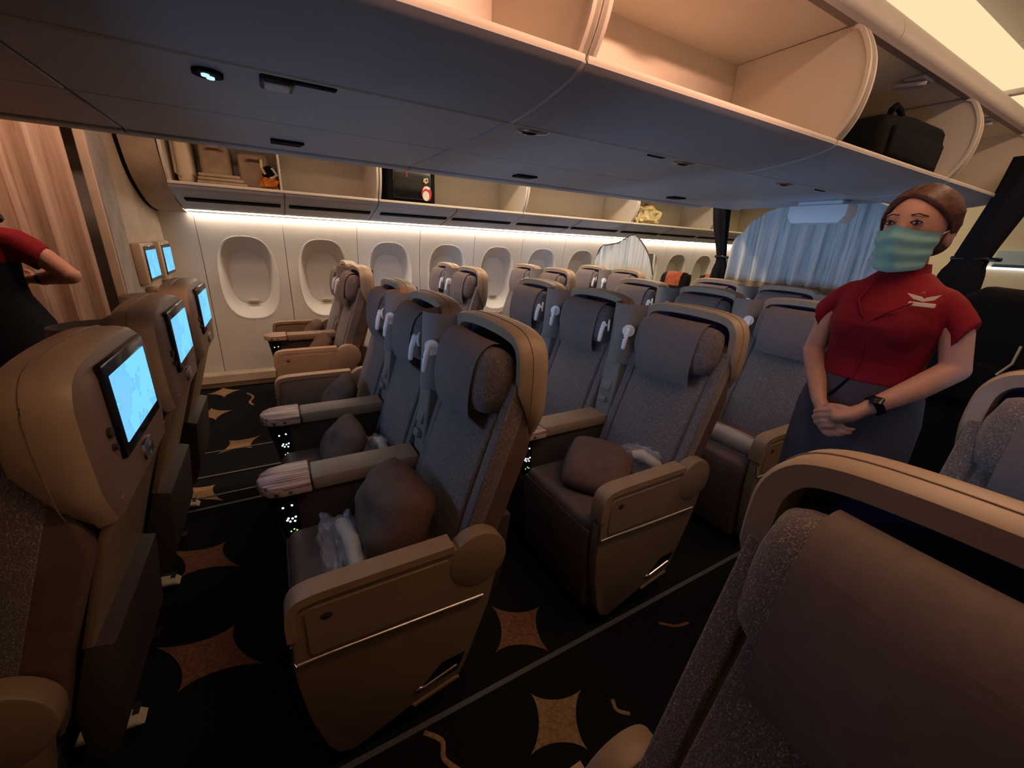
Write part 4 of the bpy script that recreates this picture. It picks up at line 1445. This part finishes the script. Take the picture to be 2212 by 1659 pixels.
def rings_z(spec, n=30, fx=None):
    """spec rows: z, half-width y, half-depth x, centre x, centre y"""
    out = []
    for z, wy, wx, cx, cy in spec:
        out.append([(cx + wx * math.copysign(abs(math.cos(a)) ** 0.9, math.cos(a)), cy + wy * math.copysign(abs(math.sin(a)) ** 0.9, math.sin(a)), z) for a in [2 * PI * i / n for i in range(n)]])
    return out


def finger(b, base, d1, d2, d3, L, r):
    p0 = Vector(base)
    p1 = p0 + Vector(d1).normalized() * L[0]
    p2 = p1 + Vector(d2).normalized() * L[1]
    p3 = p2 + Vector(d3).normalized() * L[2]
    b.capsule([p0, p1, p2, p3], [r, r * 0.97, r * 0.9, r * 0.78], 9, 3)


AT = (1.72, 0.53, 0.0)
att = tag(empty('person', AT), 'flight attendant in red blouse and green face mask standing with clasped hands', 'person')
b = MB()
b.capsule([(0, 0, 0.88), (0, 0, 0.97), (0.0, 0, 1.09), (-0.005, 0, 1.21), (0, 0, 1.30), (0.005, 0, 1.345)], [(0.140, 0.100), (0.142, 0.102), (0.108, 0.080), (0.122, 0.090), (0.128, 0.080), (0.09, 0.058)], 24, 4)
b.capsule([(0.012, 0.0, 1.33), (0.004, 0.003, 1.43)], [0.050, 0.048], 16, 4)
b.ell((-0.008, 0.006, 1.522), (0.092, 0.074, 0.096), 28, 18)
b.ell((-0.040, 0.010, 1.462), (0.060, 0.057, 0.066), 24, 14)
b.ell((-0.052, 0.011, 1.428), (0.034, 0.034, 0.026), 18, 10)
b.capsule([(-0.094, 0.012, 1.520), (-0.107, 0.013, 1.487)], [0.009, 0.0125], 10, 3)
b.ell((-0.101, 0.013, 1.448), (0.010, 0.022, 0.007), 14, 8)
for s in (-1, 1):
    b.ell((0.006, 0.006 + s * 0.077, 1.495), (0.020, 0.010, 0.031), 14, 10)
    b.ell((-0.068, 0.012 + s * 0.030, 1.546), (0.019, 0.026, 0.012), 14, 8)
    b.capsule([(0.005, s * 0.05, 1.322), (0.005, s * 0.125, 1.300)], [0.034, 0.030], 16, 4)
# her right arm (picture left)
b.capsule([(0.005, 0.134, 1.295), (-0.005, 0.160, 1.20), (-0.02, 0.172, 1.095)], [0.032, 0.036, 0.032], 16, 4)
b.capsule([(-0.02, 0.172, 1.095), (-0.085, 0.115, 1.03), (-0.165, 0.052, 0.962)], [0.033, 0.032, 0.022], 16, 4)
# her left arm
b.capsule([(0.005, -0.134, 1.295), (0.0, -0.166, 1.225), (-0.01, -0.195, 1.125)], [0.032, 0.039, 0.035], 16, 4)
b.capsule([(-0.01, -0.195, 1.125), (-0.085, -0.145, 1.055), (-0.160, -0.080, 0.985)], [0.036, 0.035, 0.024], 16, 4)
# right hand: palm turned in, fingers closing under the left hand
b.capsule([(-0.165, 0.050, 0.960), (-0.180, 0.018, 0.930), (-0.186, -0.002, 0.913)], [(0.020, 0.024), (0.026, 0.020), (0.030, 0.017)], 14, 3)
for i, (dz, L) in enumerate(((0.018, (0.026, 0.020, 0.016)), (0.005, (0.029, 0.023, 0.017)), (-0.009, (0.027, 0.021, 0.016)), (-0.022, (0.022, 0.016, 0.014)))):
    finger(b, (-0.186 - 0.004 * i, -0.006 + 0.010 * i - 0.012, 0.908 + dz), (-0.25, -0.75, -0.55), (0.15, -0.95, -0.25), (0.75, -0.6, 0.1), L, 0.0082)
finger(b, (-0.182, 0.026, 0.950), (-0.55, -0.55, 0.25), (-0.35, -0.8, 0.0), (0.0, -0.95, -0.2), (0.024, 0.022, 0.016), 0.0092)
# left hand: back of the hand to the viewer, fingers wrapped over the right hand
b.capsule([(-0.162, -0.078, 0.983), (-0.188, -0.050, 0.953), (-0.204, -0.022, 0.938)], [(0.020, 0.025), (0.024, 0.030), (0.020, 0.034)], 14, 3)
for i, (q, L) in enumerate(((0.026, (0.030, 0.022, 0.017)), (0.009, (0.033, 0.025, 0.018)), (-0.009, (0.031, 0.023, 0.017)), (-0.025, (0.024, 0.018, 0.014)))):
    finger(b, (-0.208, -0.016 + q * 0.35, 0.932 + q), (-0.12, 0.85, -0.35), (0.25, 0.75, -0.55), (0.85, 0.25, -0.45), L, 0.0084)
finger(b, (-0.185, -0.052, 0.968), (-0.35, 0.70, 0.10), (-0.2, 0.9, -0.05), (0.1, 0.95, -0.2), (0.026, 0.022, 0.017), 0.0098)
# legs
for s in (-1, 1):
    b.capsule([(0.01, s * 0.075, 0.90), (0.0, s * 0.070, 0.50), (0.012, s * 0.066, 0.34), (0.02, s * 0.062, 0.10)], [0.080, 0.054, 0.052, 0.033], 18, 4)
    b.capsule([(0.03, s * 0.062, 0.055), (-0.06, s * 0.066, 0.036), (-0.12, s * 0.068, 0.028)], [0.030, 0.030, 0.020], 12, 3)
obj('body', fuse(b, 'body', 0.0042, 5), 'skin', att)
# blouse
b = MB()
b.loft(rings_z([(1.045, 0.142, 0.112, 0.0, 0), (1.075, 0.134, 0.103, 0.0, 0), (1.11, 0.130, 0.100, 0, 0), (1.17, 0.136, 0.112, -0.004, 0), (1.225, 0.144, 0.124, -0.010, 0), (1.27, 0.138, 0.116, -0.006, 0), (1.31, 0.138, 0.094, 0.002, 0), (1.338, 0.122, 0.078, 0.006, 0), (1.362, 0.092, 0.068, 0.008, 0), (1.388, 0.064, 0.060, 0.010, 0)]))
for s in (-1, 1):
    b.ell((-0.062, s * 0.060, 1.222), (0.066, 0.066, 0.075), 20, 14)
    b.loft([[(0.004 + r * 1.05 * math.cos(a), y + r * math.sin(a) * 0.35 * s, z + r * math.sin(a) * 0.93) for a in [2 * PI * i / 20 for i in range(20)]] for y, z, r in
            ((s * 0.08, 1.318, 0.044), (s * 0.118, 1.306, 0.043), (s * 0.145, 1.284, 0.043), (s * 0.172, 1.246, 0.047), (s * 0.186, 1.216, 0.053))])
me = fuse(b, 'blouse', 0.005, 4)
obj('blouse', me, 'blouse_red', att)
b = MB()
b.loft(rings_z([(1.362, 0.078, 0.066, 0.006, 0), (1.388, 0.062, 0.062, 0.006, 0.002), (1.415, 0.057, 0.060, 0.006, 0.003), (1.414, 0.053, 0.056, 0.006, 0.003), (1.386, 0.055, 0.056, 0.006, 0.002)], 28), cap=False)
for v in [v for v in b.bm.verts if v.co.x < -0.035 and abs(v.co.y - 0.004) < 0.020 and v.co.z > 1.38]:
    v.co.z -= 0.022 * (1 - abs(v.co.y - 0.004) / 0.020)
obj('collar', b.mesh('collar', 60), 'blouse_red', att)
# lapel seams of the blouse
b = MB()
b.tube([(-0.066, 0.040, 1.366), (-0.112, 0.052, 1.30), (-0.128, 0.030, 1.262), (-0.128, 0.006, 1.235)], 0.0035, 6)
b.tube([(-0.128, 0.006, 1.235), (-0.128, -0.030, 1.27), (-0.117, -0.070, 1.30), (-0.088, -0.110, 1.327)], 0.0035, 6)
b.tube([(-0.130, 0.004, 1.235), (-0.112, 0.002, 1.15), (-0.104, 0.0, 1.09), (-0.112, 0.004, 1.046)], 0.0030, 6)
obj('blouse_seams', b.mesh('blouse_seams'), 'blouse_red', att)
# name bar and wing pin
bd = empty('pin', (0, 0, 0)); bd.parent = att
b = MB()
rot = Matrix.Rotation(0.55, 3, 'Z')
b.box(-0.122, -0.118, -0.108, -0.058, 1.308, 1.318, 0.001, 1)
me = b.mesh('name_bar'); obj('name_bar', me, 'gold', bd)
b = MB()
b.prism([(-0.112, 1.340), (-0.088, 1.331), (-0.083, 1.326), (-0.078, 1.331), (-0.050, 1.337), (-0.064, 1.325), (-0.083, 1.320), (-0.102, 1.326)], 'x', -0.122, -0.118)
obj('wing_badge', b.mesh('wing_badge'), 'gold', bd)
b = MB(); b.ell((-0.119, -0.078, 1.339), (0.003, 0.005, 0.005), 10, 6); obj('flower_badge', b.mesh('flower_badge'), 'tag_red', bd)
bd.location = (0.030, 0.0, -0.245)
bd.scale = (1.18, 1.18, 1.18)
bd.rotation_euler = (0, 0, 0)
# skirt with wrapped front
b = MB()
b.loft(rings_z([(1.105, 0.124, 0.098, 0, 0), (1.07, 0.132, 0.102, 0, 0), (1.0, 0.158, 0.120, 0.0, 0), (0.92, 0.172, 0.128, 0.0, 0), (0.75, 0.176, 0.132, 0, 0), (0.55, 0.170, 0.135, 0, 0), (0.42, 0.172, 0.138, 0, 0)], 36))
obj('skirt', b.mesh('skirt', 60), 'skirt_grey', att)
b = MB()
b.tube([(-0.106, 0.010, 1.048), (-0.122, 0.035, 0.995), (-0.118, 0.075, 0.945), (-0.085, 0.125, 0.925), (-0.02, 0.165, 0.915)], 0.005, 6)
obj('skirt_wrap', b.mesh('skirt_wrap'), 'black_matt', att)
for s in (-1, 1):
    b = MB(); b.capsule([(0.055, s * 0.062, 0.040), (-0.05, s * 0.066, 0.034), (-0.135, s * 0.068, 0.026)], [(0.034, 0.036), (0.038, 0.034), (0.030, 0.022)], 14, 4); b.box(0.035, 0.065, s * 0.062 - 0.018, s * 0.062 + 0.018, 0.0, 0.04, 0.006, 1); obj('shoe', b.mesh('shoe', 60), 'black_gloss', att)
# face
for s in (-1, 1):
    e = empty('eye', (-0.0905, 0.0125 + s * 0.031, 1.5265)); e.parent = att
    b = MB(); b.ell((0, 0, 0), (0.009, 0.0145, 0.0062), 16, 10); obj('eyeball', b.mesh('eyeball'), 'eye_white', e)
    b = MB(); b.ell((-0.0055, -0.001, 0), (0.0042, 0.0056, 0.0056), 14, 8); obj('iris', b.mesh('iris'), 'iris_dark', e)
    b = MB(); b.tube([(-0.0065, -0.0145, 0.0005), (-0.0098, 0.0, 0.0068), (-0.0065, 0.0145, 0.0005)], 0.0023, 6); b.tube([(-0.006, -0.013, -0.001), (-0.0085, 0.0, -0.0062), (-0.006, 0.013, -0.001)], 0.0013, 6); obj('eyelid', b.mesh('eyelid'), 'brow', e)
    b = MB(); b.tube([(-0.0955, 0.0125 + s * 0.014, 1.5475), (-0.0985, 0.0125 + s * 0.030, 1.5505), (-0.082, 0.0125 + s * 0.049, 1.5440)], [0.0032, 0.0034, 0.0018], 8, 0.5); obj('eyebrow', b.mesh('eyebrow'), 'brow', att)


def mfn(u, v):
    th = (u - 0.5) * 2.85
    z = 1.398 + (1.507 - 1.398) * v + 0.010 * v * math.exp(-(th / 0.35) ** 2) - 0.012 * (1 - v) * math.cos(th) + 0.010 * (0.5 - v) * abs(math.sin(th))
    low = 1 - 0.24 * (1 - v) ** 1.3
    nose = 0.026 * math.exp(-(th / 0.42) ** 2) * math.sin(min(1, v * 1.1) * PI * 0.62)
    r = (0.094 * low + nose)
    pl = 0.0022 * math.sin(v * 19)
    return (-0.018 - (r + pl) * math.cos(th), 0.012 + (0.0775 * low + pl) * math.sin(th), z)


mk = empty('face_mask', (0, 0, 0)); mk.parent = att
b = MB(); b.grid(mfn, 40, 24, 0.0016); obj('mask_cloth', b.mesh('mask_cloth', 70), 'mask_teal', mk)
b = MB()
for s in (-1, 1):
    for zz, z2 in ((1.500, 1.522), (1.415, 1.468)):
        b.tube([(-0.036, 0.012 + s * 0.079, zz), (-0.005, 0.008 + s * 0.084, (zz + z2) / 2 + 0.004), (0.014, 0.006 + s * 0.084, z2)], 0.0016, 6)
obj('ear_loop', b.mesh('ear_loop'), 'tag_white', mk)
# hair: parted cap, swept fringe, low bun
hr = empty('hair', (0, 0, 0)); hr.parent = att
b = MB()
b.ell((0.006, 0.005, 1.526), (0.096, 0.079, 0.098), 44, 30)


def hairline(y):
    if y > 0.035:
        return 1.590 - (y - 0.035) * 2.2
    return 1.590 - (0.035 - y) * 0.42


dele = [f for f in b.bm.faces if (f.calc_center_median().x < -0.022 and f.calc_center_median().z < hairline(f.calc_center_median().y)) or f.calc_center_median().z < 1.452]
bmesh.ops.delete(b.bm, geom=dele, context='FACES')
bmesh.ops.solidify(b.bm, geom=b.bm.faces[:], thickness=0.004)
obj('hair_cap', b.mesh('hair_cap', 60), 'hair_brown', hr)
b = MB()
HC, HRad = Vector((0.006, 0.005, 1.527)), Vector((0.102, 0.085, 0.104))


def on_head(a, el):
    """a: turn from the face (0) to the back (pi), positive to her left; el: height angle"""
    return HC + Vector((-HRad.x * math.cos(el) * math.cos(a), -HRad.y * math.cos(el) * math.sin(a), HRad.z * math.sin(el)))


for side, count in ((1, 17), (-1, 9)):
    for i in range(count):
        k = i / (count - 1)
        el0 = R(48) + R(38) * k
        a0 = R(-22) if side > 0 else R(-26)
        a1 = R(82 + 62 * k) if side > 0 else R(-(80 + 55 * k))
        el1 = R(-14 - 8 * k)
        pts = []
        for j in range(9):
            t_ = j / 8
            aa = a0 + (a1 - a0) * t_ ** 0.9
            ee = el0 + (el1 - el0) * t_ ** (1.7 if side > 0 else 1.3)
            pts.append(on_head(aa, ee) + Vector((0, 0, 0.004 * math.sin(t_ * PI))))
        b.tube(pts, [0.004 + 0.0058 * math.sin(min(1, j / 8 + 0.12) * PI) ** 0.5 if j < 8 else 0.003 for j in range(9)], 7)
obj('fringe', b.mesh('fringe', 70), 'hair_brown', hr)
b = MB(); b.ell((0.098, 0.0, 1.485), (0.044, 0.056, 0.050), 22, 14); obj('bun', b.mesh('bun', 70), 'hair_brown', hr)
# watch on her left wrist
wt = empty('watch', (0, 0, 0)); wt.parent = att
wd_ = Vector((-0.075, 0.070, -0.070)).normalized()
wc = Vector((-0.150, -0.090, 0.994))
b = MB(); b.tube([wc - wd_ * 0.010, wc + wd_ * 0.010], 0.0315, 20); obj('watch_band', b.mesh('watch_band', 50), 'black_matt', wt)
b = MB(); b.box(-0.014, 0.014, -0.016, 0.016, -0.006, 0.006, 0.004, 2, None); me = b.mesh('watch_case', 50); me.transform(Matrix.Translation(wc + Vector((-0.028, -0.008, 0.022))) @ Matrix.Rotation(-0.7, 4, 'Y')); obj('watch_case', me, 'black_gloss', wt)

# crew member at the left edge, back turned, standing in the far aisle
CR = (-1.155, 2.77, 0.0)
cr = tag(empty('person', CR), 'crew member in a red top at the left edge, one elbow out, before the curtain', 'person')
b = MB()
b.capsule([(0, 0, 0.88), (0, 0, 1.00), (0, 0, 1.11), (0, 0.005, 1.23), (0, 0, 1.32), (0, -0.005, 1.36)], [(0.105, 0.150), (0.105, 0.150), (0.085, 0.115), (0.095, 0.135), (0.085, 0.142), (0.06, 0.10)], 22, 4)
b.capsule([(0, -0.01, 1.34), (0, 0.01, 1.45)], [0.050, 0.048], 14, 3)
b.ell((0, 0.02, 1.535), (0.076, 0.092, 0.105), 24, 16)
b.ell((0, 0.055, 1.475), (0.056, 0.055, 0.060), 20, 12)
b.capsule([(0, 0.110, 1.53), (0, 0.122, 1.50)], [0.009, 0.012], 10, 3)
for s in (-1, 1):
    b.ell((s * 0.078, 0.005, 1.515), (0.010, 0.020, 0.030), 12, 8)
    b.capsule([(s * 0.05, 0, 1.330), (s * 0.14, 0, 1.308)], [0.034, 0.032], 14, 3)
    b.capsule([(s * 0.075, 0, 0.90), (s * 0.07, 0, 0.50), (s * 0.066, -0.01, 0.34), (s * 0.062, -0.02, 0.10)], [0.08, 0.054, 0.052, 0.033], 16, 3)
    b.capsule([(s * 0.062, -0.03, 0.055), (s * 0.066, 0.06, 0.036), (s * 0.068, 0.12, 0.028)], [0.03, 0.03, 0.02], 12, 3)
# right arm bent, elbow pushed out aft; left arm likewise on the hidden side
b.capsule([(0.160, 0, 1.310), (0.235, -0.005, 1.255), (0.305, -0.01, 1.175)], [0.036, 0.046, 0.038], 16, 4)
b.capsule([(0.305, -0.01, 1.175), (0.240, 0.035, 1.165), (0.165, 0.085, 1.150)], [0.040, 0.036, 0.026], 16, 4)
b.capsule([(-0.160, 0, 1.310), (-0.21, 0.0, 1.22), (-0.20, 0.03, 1.12)], [0.036, 0.046, 0.038], 14, 3)
b.capsule([(-0.20, 0.03, 1.12), (-0.15, 0.12, 1.10), (-0.08, 0.19, 1.12)], [0.040, 0.036, 0.026], 14, 3)
for s, w in ((1, Vector((0.160, 0.088, 1.150))), (-1, Vector((-0.075, 0.195, 1.12)))):
    d = Vector((-0.80 * s, 0.55, -0.1)).normalized()
    b.capsule([w, w + d * 0.035, w + d * 0.07], [(0.022, 0.026), (0.020, 0.034), (0.016, 0.034)], 12, 3)
    for i in range(4):
        q = (i - 1.5) * 0.017
        finger(b, w + d * 0.072 + Vector((0, 0, q)), d, d + Vector((0, 0.5, -0.2)), d + Vector((0, 0.9, -0.4)), (0.03 - 0.002 * abs(i - 1), 0.022, 0.017), 0.0085)
    finger(b, w + d * 0.03 + Vector((0, 0.01, 0.028)), d + Vector((0, 0.3, 0.6)), d + Vector((0, 0.5, 0.2)), d, (0.026, 0.022, 0.016), 0.0095)
obj('body', fuse(b, 'body', 0.005, 5), 'skin', cr)
b = MB()
b.loft([[(p[1], p[0], p[2]) for p in r] for r in rings_z([(1.20, 0.142, 0.104, 0, 0), (1.27, 0.155, 0.106, 0, 0), (1.33, 0.162, 0.092, 0, 0), (1.362, 0.115, 0.072, 0, 0), (1.395, 0.062, 0.062, 0, 0)])])
for s in (-1, 1):
    b.loft([[(s * (0.10 + k * 0.05) + r * 0.45 * math.sin(a) * s, r * math.cos(a), 1.325 - k * k * 0.011 + r * 0.9 * math.sin(a)) for a in [2 * PI * i / 18 for i in range(18)]] for k, r in ((0, 0.064), (1, 0.066), (2, 0.063), (2.6, 0.060))])
obj('blouse', fuse(b, 'blouse', 0.006, 4), 'blouse_red', cr)
b = MB()
b.loft([[(p[1], p[0], p[2]) for p in r] for r in rings_z([(1.235, 0.150, 0.112, 0, 0), (1.15, 0.142, 0.110, 0, 0), (1.08, 0.150, 0.114, 0, 0), (0.95, 0.200, 0.150, 0, 0), (0.75, 0.205, 0.150, 0, 0), (0.42, 0.185, 0.145, 0, 0)], 32)])
obj('apron_dress', b.mesh('apron_dress', 60), 'curtain_black', cr)
b = MB(); b.ell((0, 0.002, 1.545), (0.092, 0.105, 0.112), 26, 18)
dele = [f for f in b.bm.faces if f.calc_center_median().y > 0.055 and f.calc_center_median().z < 1.60]
bmesh.ops.delete(b.bm, geom=dele, context='FACES')
bmesh.ops.solidify(b.bm, geom=b.bm.faces[:], thickness=0.006)
obj('hair_cap', b.mesh('hair_cap', 60), 'hair_black', cr)
b = MB(); b.capsule([(0.02, -0.10, 1.52), (0.10, -0.115, 1.46), (0.155, -0.08, 1.42)], [0.04, 0.035, 0.022], 14, 4); obj('ponytail', b.mesh('ponytail', 60), 'hair_black', cr)
b = MB(); b.tube([(0.178, 0.076, 1.152), (0.192, 0.066, 1.154)], 0.030, 16); obj('watch', b.mesh('watch', 50), 'black_gloss', cr)
for s in (-1, 1):
    b = MB(); b.capsule([(s * 0.062, -0.05, 0.040), (s * 0.066, 0.05, 0.034), (s * 0.068, 0.135, 0.026)], [(0.034, 0.036), (0.038, 0.034), (0.030, 0.022)], 14, 4); obj('shoe', b.mesh('shoe', 60), 'black_gloss', cr)
